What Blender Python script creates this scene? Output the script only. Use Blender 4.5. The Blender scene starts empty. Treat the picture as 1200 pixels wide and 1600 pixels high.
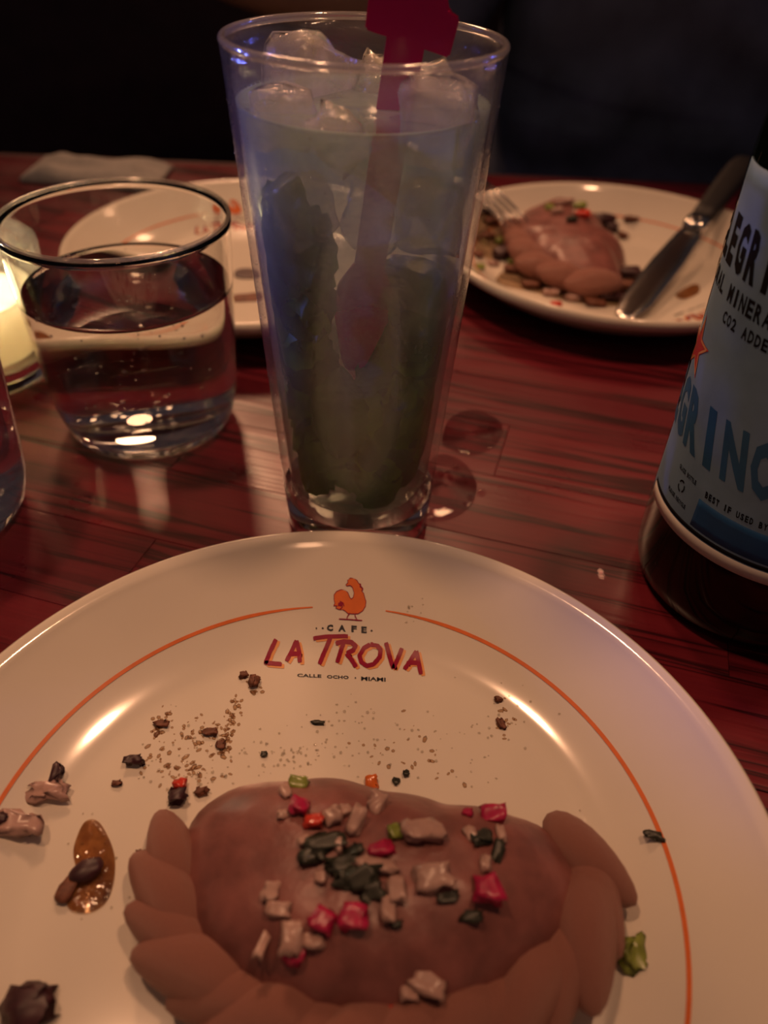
import bpy, bmesh, math, random
from mathutils import Vector, Matrix, noise
PI = math.pi
noise.seed_set(7)
S = bpy.context.scene
COL = S.collection

# ------------------------------------------------------------------ camera, world, lights, exposure
F_PX, PITCH, ROLL, CAM_H = 1209.16, 40.4805, -2.436, 0.1992      # table top is z = 0
cam_d = bpy.data.cameras.new('camera')
cam = bpy.data.objects.new('camera', cam_d); COL.objects.link(cam)
cam_d.sensor_fit = 'VERTICAL'; cam_d.sensor_height = 36.0
cam_d.lens = 36.0 * F_PX / 1600.0
cam_d.clip_start = 0.005; cam_d.clip_end = 50
cam.location = (0, 0, CAM_H)
cam.matrix_world = Matrix.Translation((0, 0, CAM_H)) @ Matrix.Rotation(math.radians(90 - PITCH), 4, 'X') @ Matrix.Rotation(math.radians(-ROLL), 4, 'Z')
cam_d.dof.use_dof = True; cam_d.dof.focus_distance = 0.235; cam_d.dof.aperture_fstop = 8.0
S.camera = cam

S.view_settings.view_transform = 'Standard'; S.view_settings.look = 'None'
S.view_settings.gamma = 1.0; S.view_settings.use_curve_mapping = False
S.view_settings.exposure = 0.0
S.cycles.max_bounces = 20; S.cycles.transmission_bounces = 16; S.cycles.glossy_bounces = 8
S.cycles.transparent_max_bounces = 16; S.cycles.use_denoising = True

W = bpy.data.worlds.new('world'); S.world = W; W.use_nodes = True
W.node_tree.nodes['Background'].inputs[0].default_value = (0.85, 0.66, 0.72, 1)
W.node_tree.nodes['Background'].inputs[1].default_value = 0.030

def area(name, loc, target, size, power, color, shape='DISK'):
    d = bpy.data.lights.new(name, 'AREA'); d.shape = shape; d.size = size; d.energy = power; d.color = color
    o = bpy.data.objects.new(name, d); COL.objects.link(o); o.location = loc
    o.rotation_euler = (Vector(target) - Vector(loc)).to_track_quat('-Z', 'Y').to_euler(); return o
def bulb(name, loc, power, color, r=0.02):
    d = bpy.data.lights.new(name, 'POINT'); d.energy = power; d.color = color; d.shadow_soft_size = r
    o = bpy.data.objects.new(name, d); COL.objects.link(o); o.location = loc; return o
def spot(name, loc, target, cone, power, color, r=0.05):
    d = bpy.data.lights.new(name, 'SPOT'); d.energy = power; d.color = color; d.shadow_soft_size = r; d.spot_size = math.radians(cone); d.spot_blend = 1.0
    o = bpy.data.objects.new(name, d); COL.objects.link(o); o.location = loc
    o.rotation_euler = (Vector(target) - Vector(loc)).to_track_quat('-Z', 'Y').to_euler(); return o
WARM = (1.0, 0.50, 0.265)
spot('shaded_pendant_lamp', (-0.42, 0.36, 1.50), (-0.02, 0.32, 0), 32, 27.0, WARM)
spot('shaded_pendant_lamp', (0.42, 0.36, 1.50), (0.03, 0.32, 0), 32, 27.0, WARM)
area('far_pendant_lamp', (0.16, 1.50, 1.15), (0, 0.25, 0), 0.10, 1.2, WARM)
area('far_pendant_lamp', (-0.42, 1.55, 1.15), (0, 0.25, 0), 0.26, 8.0, WARM)
bulb('camera_side_fill', (0.10, -0.70, 1.50), 2.2, WARM, 0.06)  # added fill behind the camera, brightens the plate slope that faces it
area('far_pendant_lamp', (0.55, 1.50, 1.25), (0, 0.25, 0), 0.10, 0.5, WARM)
spot('blue_bar_light', (-0.95, 0.60, 0.50), (-0.055, 0.225, 0.130), 6.5, 34.0, (0.14, 0.18, 1.0), 0.03)
spot('blue_bar_light', (1.0, 0.95, 0.60), (0.02, 0.24, 0.15), 7, 6.0, (0.14, 0.18, 1.0), 0.03)

# ------------------------------------------------------------------ helpers
def px_ray(px, py):
    a = math.radians(PITCH); r = math.radians(ROLL)
    x0, y0 = px - 600, 800 - py
    X = x0 * math.cos(r) + y0 * math.sin(r); Y = -x0 * math.sin(r) + y0 * math.cos(r)
    return Vector((X, F_PX * math.cos(a) + Y * math.sin(a), -F_PX * math.sin(a) + Y * math.cos(a))) / F_PX
def at(px, py, z=0.0):
    d = px_ray(px, py); t = (z - CAM_H) / d.z
    return Vector((d.x * t, d.y * t, z))
def hit(px, py, fn, z_hi=0.06):
    """where the sight line first meets the height field fn(x, y)"""
    d = px_ray(px, py); t = (z_hi - CAM_H) / d.z; dt = 0.0004
    for _ in range(1200):
        p = Vector((0, 0, CAM_H)) + d * t
        if p.z <= fn(p.x, p.y): return Vector((p.x, p.y, fn(p.x, p.y)))
        t += dt
    return at(px, py, 0)
def new_obj(name, me, mat=None, parent=None, smooth=True):
    o = bpy.data.objects.new(name, me); COL.objects.link(o)
    if mat is not None:
        me.materials.clear(); me.materials.append(mat)
    if smooth:
        for p in me.polygons: p.use_smooth = True
    if parent is not None: o.parent = parent
    return o
def pyobj(name, v, f, mat=None, parent=None, smooth=True):
    me = bpy.data.meshes.new(name); me.from_pydata([tuple(q) for q in v], [], f); me.update()
    return new_obj(name, me, mat, parent, smooth)
def bmobj(name, bm, mat=None, parent=None, smooth=True):
    bmesh.ops.recalc_face_normals(bm, faces=bm.faces[:])
    me = bpy.data.meshes.new(name); bm.to_mesh(me); bm.free()
    return new_obj(name, me, mat, parent, smooth)
def tag(o, label, cat, group=None, kind=None):
    o['label'] = label; o['category'] = cat
    if group: o['group'] = group
    if kind: o['kind'] = kind
    return o
def lathe_data(prof, seg=96, flute=None):
    """prof: (r, z) from the axis round and back to the axis"""
    v, f = [], []; idx = []
    for r, z in prof:
        if r < 1e-6: idx.append([len(v)]); v.append((0, 0, z))
        else:
            idx.append(list(range(len(v), len(v) + seg)))
            for k in range(seg):
                t = 2 * PI * k / seg; rr = r * (flute(t, z) if flute else 1)
                v.append((rr * math.cos(t), rr * math.sin(t), z))
    for a, b in zip(idx[:-1], idx[1:]):
        for k in range(seg):
            k2 = (k + 1) % seg
            if len(a) == 1 and len(b) == 1: continue
            if len(a) == 1: f.append((a[0], b[k2], b[k]))
            elif len(b) == 1: f.append((a[k], a[k2], b[0]))
            else: f.append((a[k], a[k2], b[k2], b[k]))
    return v, f
def lathe(name, prof, mat, loc=(0, 0, 0), seg=96, parent=None, flute=None):
    v, f = lathe_data(prof, seg, flute)
    bm = bmesh.new(); vs = [bm.verts.new(q) for q in v]
    for q in f: bm.faces.new([vs[i] for i in q])
    o = bmobj(name, bm, mat, parent); o.location = loc
    return o
def chunk_mesh(name, sx, sy, sz, seed, jit=0.18, rnd=0.45, sub=2):
    bm = bmesh.new(); bmesh.ops.create_cube(bm, size=1.0)
    bmesh.ops.subdivide_edges(bm, edges=bm.edges[:], cuts=sub, use_grid_fill=True)
    off = Vector((seed * 3.7, seed * 1.3, seed * 2.1))
    for v in bm.verts:
        s = v.co.normalized() * 0.62
        p = v.co.lerp(s, rnd)
        n = noise.noise_vector(p * 2.2 + off)
        p = p + n * jit
        v.co = Vector((p.x * sx, p.y * sy, p.z * sz))
    bmesh.ops.recalc_face_normals(bm, faces=bm.faces[:])
    me = bpy.data.meshes.new(name); bm.to_mesh(me); bm.free(); return me
def min_z(me, rot=None):
    return min(((rot @ v.co) if rot else v.co).z for v in me.vertices)
def tube_data(pts, rads, n=10, squash=1.0):
    v, f = [], []
    P = [Vector(p) for p in pts]; up = Vector((0, 0, 1))
    for i, p in enumerate(P):
        d = (P[min(i + 1, len(P) - 1)] - P[max(i - 1, 0)]).normalized()
        s = d.cross(up); s = s.normalized() if s.length > 1e-4 else Vector((1, 0, 0)); u = s.cross(d)
        for k in range(n):
            t = 2 * PI * k / n; v.append(p + (s * math.cos(t) + u * math.sin(t) * squash) * rads[i])
    for i in range(len(P) - 1):
        for k in range(n):
            f.append((i * n + k, i * n + (k + 1) % n, (i + 1) * n + (k + 1) % n, (i + 1) * n + k))
    f.append(tuple(range(n - 1, -1, -1))); f.append(tuple((len(P) - 1) * n + k for k in range(n)))
    return v, f
def text_geo(s, bold=0.0, res=3, cuts=1):
    """a word as flat triangles, x in 0..1 over its width, y in 0..1 over the capital height"""
    cu = bpy.data.curves.new('word', 'FONT'); cu.body = s; cu.resolution_u = res; cu.offset = bold
    ob = bpy.data.objects.new('word', cu); COL.objects.link(ob)
    dg = bpy.context.evaluated_depsgraph_get(); me = bpy.data.meshes.new_from_object(ob.evaluated_get(dg))
    bpy.data.objects.remove(ob); bpy.data.curves.remove(cu)
    bm = bmesh.new(); bm.from_mesh(me); bpy.data.meshes.remove(me)
    bmesh.ops.triangulate(bm, faces=bm.faces[:])
    if cuts: bmesh.ops.subdivide_edges(bm, edges=bm.edges[:], cuts=cuts); bmesh.ops.triangulate(bm, faces=bm.faces[:])
    x0 = min(v.co.x for v in bm.verts); x1 = max(v.co.x for v in bm.verts)
    y0 = min(v.co.y for v in bm.verts); y1 = max(v.co.y for v in bm.verts)
    V = [((v.co.x - x0) / (x1 - x0), (v.co.y - y0) / (y1 - y0)) for v in bm.verts]
    bm.verts.index_update(); F = [tuple(v.index for v in f.verts) for f in bm.faces]; bm.free()
    return V, F
def poly_geo(pts, cuts=2):
    bm = bmesh.new(); vs = [bm.verts.new((p[0], p[1], 0)) for p in pts]
    e = [bm.edges.new((vs[i], vs[(i + 1) % len(vs)])) for i in range(len(vs))]
    bmesh.ops.triangle_fill(bm, edges=e, use_beauty=True)
    if cuts: bmesh.ops.subdivide_edges(bm, edges=bm.edges[:], cuts=cuts); bmesh.ops.triangulate(bm, faces=bm.faces[:])
    bm.verts.index_update(); V = [(v.co.x, v.co.y) for v in bm.verts]; F = [tuple(v.index for v in f.verts) for f in bm.faces]
    bm.free(); return V, F
def stroke_geo(pts, w, n=6):
    """a brush stroke along a 2D polyline: resampled ribbon with round ends"""
    P = []
    for a, b in zip(pts[:-1], pts[1:]):
        for k in range(n): P.append((a[0] + (b[0] - a[0]) * k / n, a[1] + (b[1] - a[1]) * k / n))
    P.append(pts[-1]); L, R = [], []
    for i, p in enumerate(P):
        a = P[max(i - 1, 0)]; b = P[min(i + 1, len(P) - 1)]
        dx, dy = b[0] - a[0], b[1] - a[1]; l = math.hypot(dx, dy) or 1
        ww = w * (0.8 if i in (0, len(P) - 1) else 1)
        L.append((p[0] - dy / l * ww / 2, p[1] + dx / l * ww / 2)); R.append((p[0] + dy / l * ww / 2, p[1] - dx / l * ww / 2))
    V = L + R; m = len(P)
    return V, [(i, i + 1, m + i + 1, m + i) for i in range(m - 1)]
class Flat:
    """collects printed shapes; fn maps (u, v) to a point on the thing"""
    def __init__(s): s.v = []; s.f = []
    def add(s, geo, fn):
        V, F = geo; b = len(s.v); s.v += [fn(*q) for q in V]; s.f += [tuple(b + i for i in q) for q in F]
    def build(s, name, mat, parent): return pyobj(name, s.v, s.f, mat, parent)

# ------------------------------------------------------------------ materials
def mat_new(name):
    m = bpy.data.materials.new(name); m.use_nodes = True
    return m, m.node_tree, m.node_tree.nodes['Principled BSDF']
def setp(b, **k):
    for n, v in k.items():
        b.inputs[n.replace('_', ' ')].default_value = v
def plain(name, col, rough=0.5, var=0.12, scale=60.0, bump=0.0, **k):
    """procedural base: a colour broken up by object-space noise"""
    m, t, b = mat_new(name); N = t.nodes
    tc = N.new('ShaderNodeTexCoord'); nz = N.new('ShaderNodeTexNoise'); nz.inputs['Scale'].default_value = scale; nz.inputs['Detail'].default_value = 4
    t.links.new(tc.outputs['Object'], nz.inputs['Vector'])
    cr = N.new('ShaderNodeValToRGB'); cr.color_ramp.elements[0].position = 0.3; cr.color_ramp.elements[1].position = 0.7
    cr.color_ramp.elements[0].color = tuple(c * (1 - var) for c in col) + (1,); cr.color_ramp.elements[1].color = tuple(min(1, c * (1 + var)) for c in col) + (1,)
    t.links.new(nz.outputs['Fac'], cr.inputs['Fac']); t.links.new(cr.outputs['Color'], b.inputs['Base Color'])
    b.inputs['Roughness'].default_value = rough
    if bump:
        bp = N.new('ShaderNodeBump'); bp.inputs['Strength'].default_value = 0.6; bp.inputs['Distance'].default_value = bump
        t.links.new(nz.outputs['Fac'], bp.inputs['Height']); t.links.new(bp.outputs['Normal'], b.inputs['Normal'])
    for n, v in k.items(): b.inputs[n.replace('_', ' ')].default_value = v
    return m
def ramp(N, stops):
    cr = N.new('ShaderNodeValToRGB'); e = cr.color_ramp.elements
    while len(e) < len(stops): e.new(0.5)
    for q, (p, c) in zip(e, stops): q.position = p; q.color = tuple(c) + (1,)
    return cr
def glassmat(name, col=(1, 1, 1), rough=0.0, ior=1.48, frost=None):
    m, t, b = mat_new(name); N = t.nodes
    setp(b, Base_Color=tuple(col) + (1,), Roughness=rough, IOR=ior); b.inputs['Transmission Weight'].default_value = 1.0
    if frost:
        lo, hi, scale = frost
        tc = N.new('ShaderNodeTexCoord'); nz = N.new('ShaderNodeTexNoise'); nz.inputs['Scale'].default_value = scale; nz.inputs['Detail'].default_value = 6
        mr = N.new('ShaderNodeMapRange'); mr.inputs['From Min'].default_value = 0.35; mr.inputs['From Max'].default_value = 0.65
        mr.inputs['To Min'].default_value = lo; mr.inputs['To Max'].default_value = hi
        t.links.new(tc.outputs['Object'], nz.inputs['Vector']); t.links.new(nz.outputs['Fac'], mr.inputs['Value']); t.links.new(mr.outputs['Result'], b.inputs['Roughness'])
        n2 = N.new('ShaderNodeTexNoise'); n2.inputs['Scale'].default_value = 900; bp = N.new('ShaderNodeBump'); bp.inputs['Strength'].default_value = 0.12; bp.inputs['Distance'].default_value = 0.0006
        t.links.new(tc.outputs['Object'], n2.inputs['Vector']); t.links.new(n2.outputs['Fac'], bp.inputs['Height']); t.links.new(bp.outputs['Normal'], b.inputs['Normal'])
    return m
def thinmat(name, tint=(1, 1, 1), rough=0.02, haze=0.0, haze_col=(0.8, 0.8, 0.8), noise_scale=None, bump=0.0, f0=0.04, lo=0.3, hi=0.7):
    """thin clear sheet: light passes straight through, mirror share by angle, a share of scattering haze"""
    m, t, b = mat_new(name); N = t.nodes; L = t.links; out = N['Material Output']
    setp(b, Base_Color=tuple(haze_col) + (1,), Roughness=0.6); b.inputs['Specular IOR Level'].default_value = 0.0
    tr = N.new('ShaderNodeBsdfTransparent'); tr.inputs['Color'].default_value = tuple(tint) + (1,)
    gl = N.new('ShaderNodeBsdfAnisotropic'); gl.inputs['Roughness'].default_value = rough
    tl = N.new('ShaderNodeBsdfTranslucent'); tl.inputs['Color'].default_value = tuple(haze_col) + (1,)
    lw = N.new('ShaderNodeLayerWeight'); pw = N.new('ShaderNodeMath'); pw.operation = 'POWER'; pw.inputs[1].default_value = 5
    ma = N.new('ShaderNodeMath'); ma.operation = 'MULTIPLY_ADD'; ma.inputs[1].default_value = 1 - f0; ma.inputs[2].default_value = f0
    L.new(lw.outputs['Facing'], pw.inputs[0]); L.new(pw.outputs[0], ma.inputs[0])
    hz = N.new('ShaderNodeMixShader'); hz.inputs[0].default_value = 0.5; L.new(b.outputs[0], hz.inputs[1]); L.new(tl.outputs[0], hz.inputs[2])
    m1 = N.new('ShaderNodeMixShader'); m1.inputs[0].default_value = haze; L.new(tr.outputs[0], m1.inputs[1]); L.new(hz.outputs[0], m1.inputs[2])
    m2 = N.new('ShaderNodeMixShader'); L.new(ma.outputs[0], m2.inputs[0]); L.new(m1.outputs[0], m2.inputs[1]); L.new(gl.outputs[0], m2.inputs[2])
    L.new(m2.outputs[0], out.inputs['Surface'])
    tc = N.new('ShaderNodeTexCoord')
    if noise_scale:
        nz = N.new('ShaderNodeTexNoise'); nz.inputs['Scale'].default_value = noise_scale; nz.inputs['Detail'].default_value = 5; L.new(tc.outputs['Object'], nz.inputs['Vector'])
        mr = N.new('ShaderNodeMapRange'); mr.inputs['From Min'].default_value = lo; mr.inputs['From Max'].default_value = hi; mr.inputs['To Min'].default_value = haze * 0.3; mr.inputs['To Max'].default_value = min(1, haze * 1.6)
        L.new(nz.outputs['Fac'], mr.inputs['Value']); L.new(mr.outputs[0], m1.inputs[0])
    if bump:
        n2 = N.new('ShaderNodeTexNoise'); n2.inputs['Scale'].default_value = 700; L.new(tc.outputs['Object'], n2.inputs['Vector'])
        bp = N.new('ShaderNodeBump'); bp.inputs['Strength'].default_value = 0.5; bp.inputs['Distance'].default_value = bump; L.new(n2.outputs['Fac'], bp.inputs['Height']); L.new(bp.outputs['Normal'], gl.inputs['Normal'])
    return m
def wood(name):
    m, t, b = mat_new(name); N = t.nodes; L = t.links
    oi = N.new('ShaderNodeObjectInfo'); tc = N.new('ShaderNodeTexCoord')
    mp = N.new('ShaderNodeMapping'); mp.inputs['Scale'].default_value = (4.0, 105.0, 20.0)
    cmb = N.new('ShaderNodeCombineXYZ'); mul = N.new('ShaderNodeMath'); mul.operation = 'MULTIPLY'; mul.inputs[1].default_value = 40
    L.new(oi.outputs['Random'], mul.inputs[0]); L.new(mul.outputs[0], cmb.inputs['X']); L.new(mul.outputs[0], cmb.inputs['Y'])
    L.new(cmb.outputs[0], mp.inputs['Location']); L.new(tc.outputs['Object'], mp.inputs['Vector'])
    nz = N.new('ShaderNodeTexNoise'); nz.inputs['Scale'].default_value = 1.0; nz.inputs['Detail'].default_value = 3; nz.inputs['Distortion'].default_value = 0.6
    L.new(mp.outputs[0], nz.inputs['Vector'])
    # cathedral figure: bands of a stretched noise field
    sn = N.new('ShaderNodeMath'); sn.operation = 'MULTIPLY'; sn.inputs[1].default_value = 26.0
    s2 = N.new('ShaderNodeMath'); s2.operation = 'SINE'
    L.new(nz.outputs['Fac'], sn.inputs[0]); L.new(sn.outputs[0], s2.inputs[0])
    fine = N.new('ShaderNodeTexNoise'); fine.inputs['Scale'].default_value = 1.0; fine.inputs['Detail'].default_value = 5
    mp2 = N.new('ShaderNodeMapping'); mp2.inputs['Scale'].default_value = (40, 900, 100); L.new(tc.outputs['Object'], mp2.inputs['Vector']); L.new(mp2.outputs[0], fine.inputs['Vector'])
    c1 = ramp(N, [(0.0, (0.040, 0.003, 0.007)), (0.10, (0.100, 0.007, 0.015)), (0.35, (0.150, 0.011, 0.021)), (1.0, (0.170, 0.014, 0.025))])
    mr = N.new('ShaderNodeMapRange'); mr.inputs['From Min'].default_value = -1; L.new(s2.outputs[0], mr.inputs['Value']); L.new(mr.outputs[0], c1.inputs['Fac'])
    mx = N.new('ShaderNodeMix'); mx.data_type = 'RGBA'; mx.blend_type = 'MULTIPLY'; mx.inputs['Factor'].default_value = 0.55
    fr = ramp(N, [(0.3, (0.7, 0.66, 0.7)), (0.65, (1, 1, 1))]); L.new(fine.outputs['Fac'], fr.inputs['Fac'])
    L.new(c1.outputs['Color'], mx.inputs['A']); L.new(fr.outputs['Color'], mx.inputs['B'])
    tone = ramp(N, [(0.0, (0.72, 0.7, 0.78)), (1.0, (1.12, 1.08, 1.0))]); L.new(oi.outputs['Random'], tone.inputs['Fac'])
    mx2 = N.new('ShaderNodeMix'); mx2.data_type = 'RGBA'; mx2.blend_type = 'MULTIPLY'; mx2.inputs['Factor'].default_value = 1
    L.new(mx.outputs['Result'], mx2.inputs['A']); L.new(tone.outputs['Color'], mx2.inputs['B']); L.new(mx2.outputs['Result'], b.inputs['Base Color'])
    rn = N.new('ShaderNodeTexNoise'); rn.inputs['Scale'].default_value = 18; rn.inputs['Detail'].default_value = 5; L.new(tc.outputs['Object'], rn.inputs['Vector'])
    rr = N.new('ShaderNodeMapRange'); rr.inputs['From Min'].default_value = 0.3; rr.inputs['From Max'].default_value = 0.7; rr.inputs['To Min'].default_value = 0.24; rr.inputs['To Max'].default_value = 0.40
    L.new(rn.outputs['Fac'], rr.inputs['Value']); L.new(rr.outputs[0], b.inputs['Roughness'])
    bp = N.new('ShaderNodeBump'); bp.inputs['Strength'].default_value = 0.06; bp.inputs['Distance'].default_value = 0.0004; L.new(s2.outputs[0], bp.inputs['Height']); L.new(bp.outputs['Normal'], b.inputs['Normal'])
    return m
M = {}
M['wood'] = wood('red_stained_wood')
M['wood_dark'] = plain('dark_red_wood', (0.05, 0.008, 0.012), 0.5)
M['china'] = plain('cream_china', (0.80, 0.74, 0.64), 0.12, 0.03, 25, Coat_Weight=0.5, Coat_Roughness=0.04)
M['orange_print'] = plain('orange_print', (0.78, 0.19, 0.05), 0.22, 0.08, 200)
M['orange_pale'] = plain('pale_orange_print', (0.80, 0.36, 0.14), 0.22, 0.05, 200)
M['red_print'] = plain('crimson_print', (0.30, 0.015, 0.05), 0.22, 0.1, 200)
M['black_print'] = plain('black_print', (0.02, 0.022, 0.03), 0.3, 0.1, 200)
M['glass'] = glassmat('clear_glass', (0.98, 0.985, 0.97), 0.0, 1.46)
M['glass_cold'] = thinmat('condensation_glass', (0.97, 0.98, 0.98), 0.06, 0.07, (0.75, 0.76, 0.78), 45, 0.0004)
M['glass_thin'] = thinmat('fluted_glass', (0.96, 0.97, 0.95), 0.02, 0.08, (0.9, 0.88, 0.8), 60, 0, 0.09)
M['water'] = glassmat('water', (1, 1, 1), 0.0, 1.333)
M['puddle'] = thinmat('spilt_water', (0.95, 0.86, 0.88), 0.02, 0.0, f0=0.025)
M['drink'] = thinmat('cloudy_drink', (0.90, 0.93, 0.90), 0.05, 0.40, (0.72, 0.94, 0.76), 28)
nt = M['drink'].node_tree; mrn = [n for n in nt.nodes if n.type == 'MAP_RANGE'][0]                    # slush near the top makes it cloudier there
sx = nt.nodes.new('ShaderNodeSeparateXYZ'); nt.links.new([n for n in nt.nodes if n.type == 'TEX_COORD'][0].outputs['Object'], sx.inputs[0])
zr = nt.nodes.new('ShaderNodeMapRange'); zr.inputs['From Min'].default_value = 0.075; zr.inputs['From Max'].default_value = 0.13; zr.inputs['To Min'].default_value = 0.55; zr.inputs['To Max'].default_value = 1.25
nt.links.new(sx.outputs['Z'], zr.inputs['Value']); mm = nt.nodes.new('ShaderNodeMath'); mm.operation = 'MULTIPLY'; mm.use_clamp = True
hz_in = mrn.outputs[0].links[0].to_socket; nt.links.new(mrn.outputs[0], mm.inputs[0]); nt.links.new(zr.outputs[0], mm.inputs[1]); nt.links.new(mm.outputs[0], hz_in)
M['ice'] = thinmat('ice', (0.93, 0.94, 0.95), 0.08, 0.34, (0.92, 0.82, 0.62), 90, 0.001, 0.06)
M['mint'] = plain('mint_leaf', (0.14, 0.29, 0.012), 0.45, 0.35, 120, 0.0006)
M['mint_dark'] = plain('dark_mint_leaf', (0.05, 0.13, 0.010), 0.45, 0.35, 120, 0.0006)
M['pink'] = plain('magenta_acrylic', (0.62, 0.006, 0.13), 0.2, 0.05, 80)
M['dough'] = plain('fried_dough', (0.235, 0.088, 0.078), 0.38, 0.30, 110, 0.0010)
M['crimp'] = plain('fried_dough_edge', (0.37, 0.16, 0.125), 0.40, 0.25, 110, 0.0008)
M['onion'] = plain('diced_onion', (0.46, 0.29, 0.25), 0.25, 0.12, 300)
M['radish'] = plain('pink_radish', (0.42, 0.015, 0.075), 0.3, 0.3, 400)
M['tomato'] = plain('red_pepper', (0.62, 0.05, 0.03), 0.18, 0.2, 300)
M['carrot'] = plain('orange_pepper', (0.7, 0.16, 0.03), 0.2, 0.15, 300)
M['herb'] = plain('dark_herb', (0.032, 0.034, 0.024), 0.4, 0.4, 300)
M['green'] = plain('green_pepper', (0.22, 0.27, 0.05), 0.25, 0.25, 300)
M['crumb'] = plain('brown_crumb', (0.16, 0.055, 0.03), 0.6, 0.4, 500)
M['bean'] = plain('dark_filling', (0.045, 0.012, 0.018), 0.42, 0.4, 300)
M['sauce'] = thinmat('oily_sauce', (0.93, 0.78, 0.60), 0.08, 0.22, (0.30, 0.11, 0.05), 350, 0.0004, 0.05)
M['grease'] = thinmat('grease_film', (0.985, 0.94, 0.87), 0.15, 0.09, (0.40, 0.18, 0.08), 500, 0.0004, 0.04)
M['speck'] = thinmat('sauce_speck', (0.97, 0.88, 0.74), 0.25, 0.38, (0.40, 0.18, 0.08))
M['bubble'] = thinmat('gas_bubble', (1, 1, 1), 0.05, 0.22, (0.9, 0.88, 0.82), None, 0, 0.25)
M['rim_glass'] = thinmat('lit_rim_haze', (0.95, 0.95, 0.93), 0.10, 0.22, (0.85, 0.80, 0.74), None, 0, 0.16)  # pale haze paints caught light into the colour of the glass rims
M['condensation'] = thinmat('condensation_drop', (0.98, 0.98, 0.98), 0.02, 0.03, (0.8, 0.8, 0.8), None, 0, 0.10)
M['black_ink'] = plain('black_label_ink', (0.012, 0.012, 0.014), 0.85, 0.1, 200, Specular_IOR_Level=0.1)
M['glow_wax'] = thinmat('translucent_wax', (1, 1, 1), 0.3, 0.96, (0.92, 0.84, 0.66))
M['oil'] = thinmat('oil', (1.0, 0.98, 0.93), 0.10, 0.0, (0.6, 0.4, 0.2), None, 0, 0.30)
M['steel'] = plain('polished_steel', (0.62, 0.60, 0.57), 0.16, 0.05, 90, Metallic=1.0)
M['handle'] = plain('black_handle', (0.010, 0.008, 0.010), 0.55, 0.2, 90)
M['bottle'] = glassmat('dark_green_glass', (0.002, 0.006, 0.003), 0.04, 1.5); M['bottle'].node_tree.nodes['Principled BSDF'].inputs['Transmission Weight'].default_value = 0.0
M['paper'] = plain('pale_blue_label', (0.20, 0.36, 0.52), 0.6, 0.12, 70)
M['paper_white'] = plain('white_label', (0.75, 0.70, 0.64), 0.5, 0.06, 70)
M['blue_print'] = plain('blue_print', (0.012, 0.12, 0.27), 0.6, 0.15, 90)
M['navy_print'] = plain('navy_print', (0.008, 0.09, 0.26), 0.6, 0.15, 90)
M['star'] = plain('red_star_print', (0.55, 0.03, 0.04), 0.45, 0.1, 200)
M['wax'] = plain('candle_wax', (0.86, 0.80, 0.66), 0.4, 0.05, 90, Subsurface_Weight=0.3)
m, t, b = mat_new('flame'); setp(b, Base_Color=(1, 0.8, 0.4, 1)); b.inputs['Emission Color'].default_value = (1.0, 0.78, 0.42, 1); b.inputs['Emission Strength'].default_value = 40; M['flame'] = m
M['shirt'] = plain('navy_fabric', (0.13, 0.155, 0.25), 0.85, 0.25, 25, 0.001)
M['trousers'] = plain('black_trousers', (0.02, 0.018, 0.022), 0.9, 0.2, 25)
M['skin'] = plain('skin', (0.42, 0.22, 0.15), 0.55, 0.08, 40)
M['hair'] = plain('dark_hair', (0.02, 0.014, 0.01), 0.5, 0.3, 200)
M['napkin'] = plain('grey_napkin', (0.42, 0.40, 0.38), 0.9, 0.1, 200, 0.0005)
M['bench'] = plain('dark_leather', (0.05, 0.02, 0.03), 0.6, 0.2, 30)
M['wall'] = plain('dark_wall', (0.05, 0.02, 0.04), 0.9, 0.2, 6)
M['floor'] = plain('dark_floor', (0.025, 0.018, 0.016), 0.7, 0.3, 8)

# ------------------------------------------------------------------ the setting
def box(name, x0, x1, y0, y1, z0, z1, mat, parent=None, bev=0.0):
    bm = bmesh.new(); bmesh.ops.create_cube(bm, size=1.0)
    for v in bm.verts:
        v.co = Vector(((x0 + x1) / 2 + v.co.x * (x1 - x0), (y0 + y1) / 2 + v.co.y * (y1 - y0), (z0 + z1) / 2 + v.co.z * (z1 - z0)))
    if bev: bmesh.ops.bevel(bm, geom=bm.edges[:], offset=bev, segments=3, affect='EDGES')
    return bmobj(name, bm, mat, parent, smooth=False)
FLOOR_Z = -0.745
o = box('floor', -2.5, 2.5, -2.0, 2.6, FLOOR_Z - 0.05, FLOOR_Z, M['floor']); o['kind'] = 'structure'
o = box('wall_back', -2.5, 2.5, 2.5, 2.6, FLOOR_Z, 1.9, M['wall']); o['kind'] = 'structure'

# table: core, apron, pedestal and the staves of its top, each its own piece
TX0, TX1, TY0, TY1 = -0.62, 0.62, -0.14, 0.662
table = bpy.data.objects.new('dining_table', None); COL.objects.link(table); table.location = (0, 0.26, FLOOR_Z)
tag(table, 'red-stained wooden restaurant table with a block-laid top', 'table')
def under_table(o): o.parent = table; o.location = o.location - table.location; return o
under_table(box('tabletop_core', TX0, TX1, TY0, TY1, -0.040, -0.012, M['wood_dark']))
under_table(box('edge_band', TX0, TX1, TY1, TY1 + 0.008, -0.042, -0.0006, M['wood_dark'], bev=0.001))
under_table(lathe('pedestal', [(0, 0), (0.26, 0), (0.26, 0.015), (0.05, 0.04), (0.04, 0.1), (0.04, 0.66), (0.12, 0.704), (0, 0.704)], M['bench'], (0, 0.26, FLOOR_Z), 48))
def clip(poly, ax, lim, keep_less):
    out = []
    for i in range(len(poly)):
        a, b = poly[i - 1], poly[i]
        ia = (a[ax] <= lim) == keep_less; ib = (b[ax] <= lim) == keep_less
        if ia != ib:
            t = (lim - a[ax]) / (b[ax] - a[ax]); out.append((a[0] + (b[0] - a[0]) * t, a[1] + (b[1] - a[1]) * t))
        if ib: out.append(b)
    return out
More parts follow.
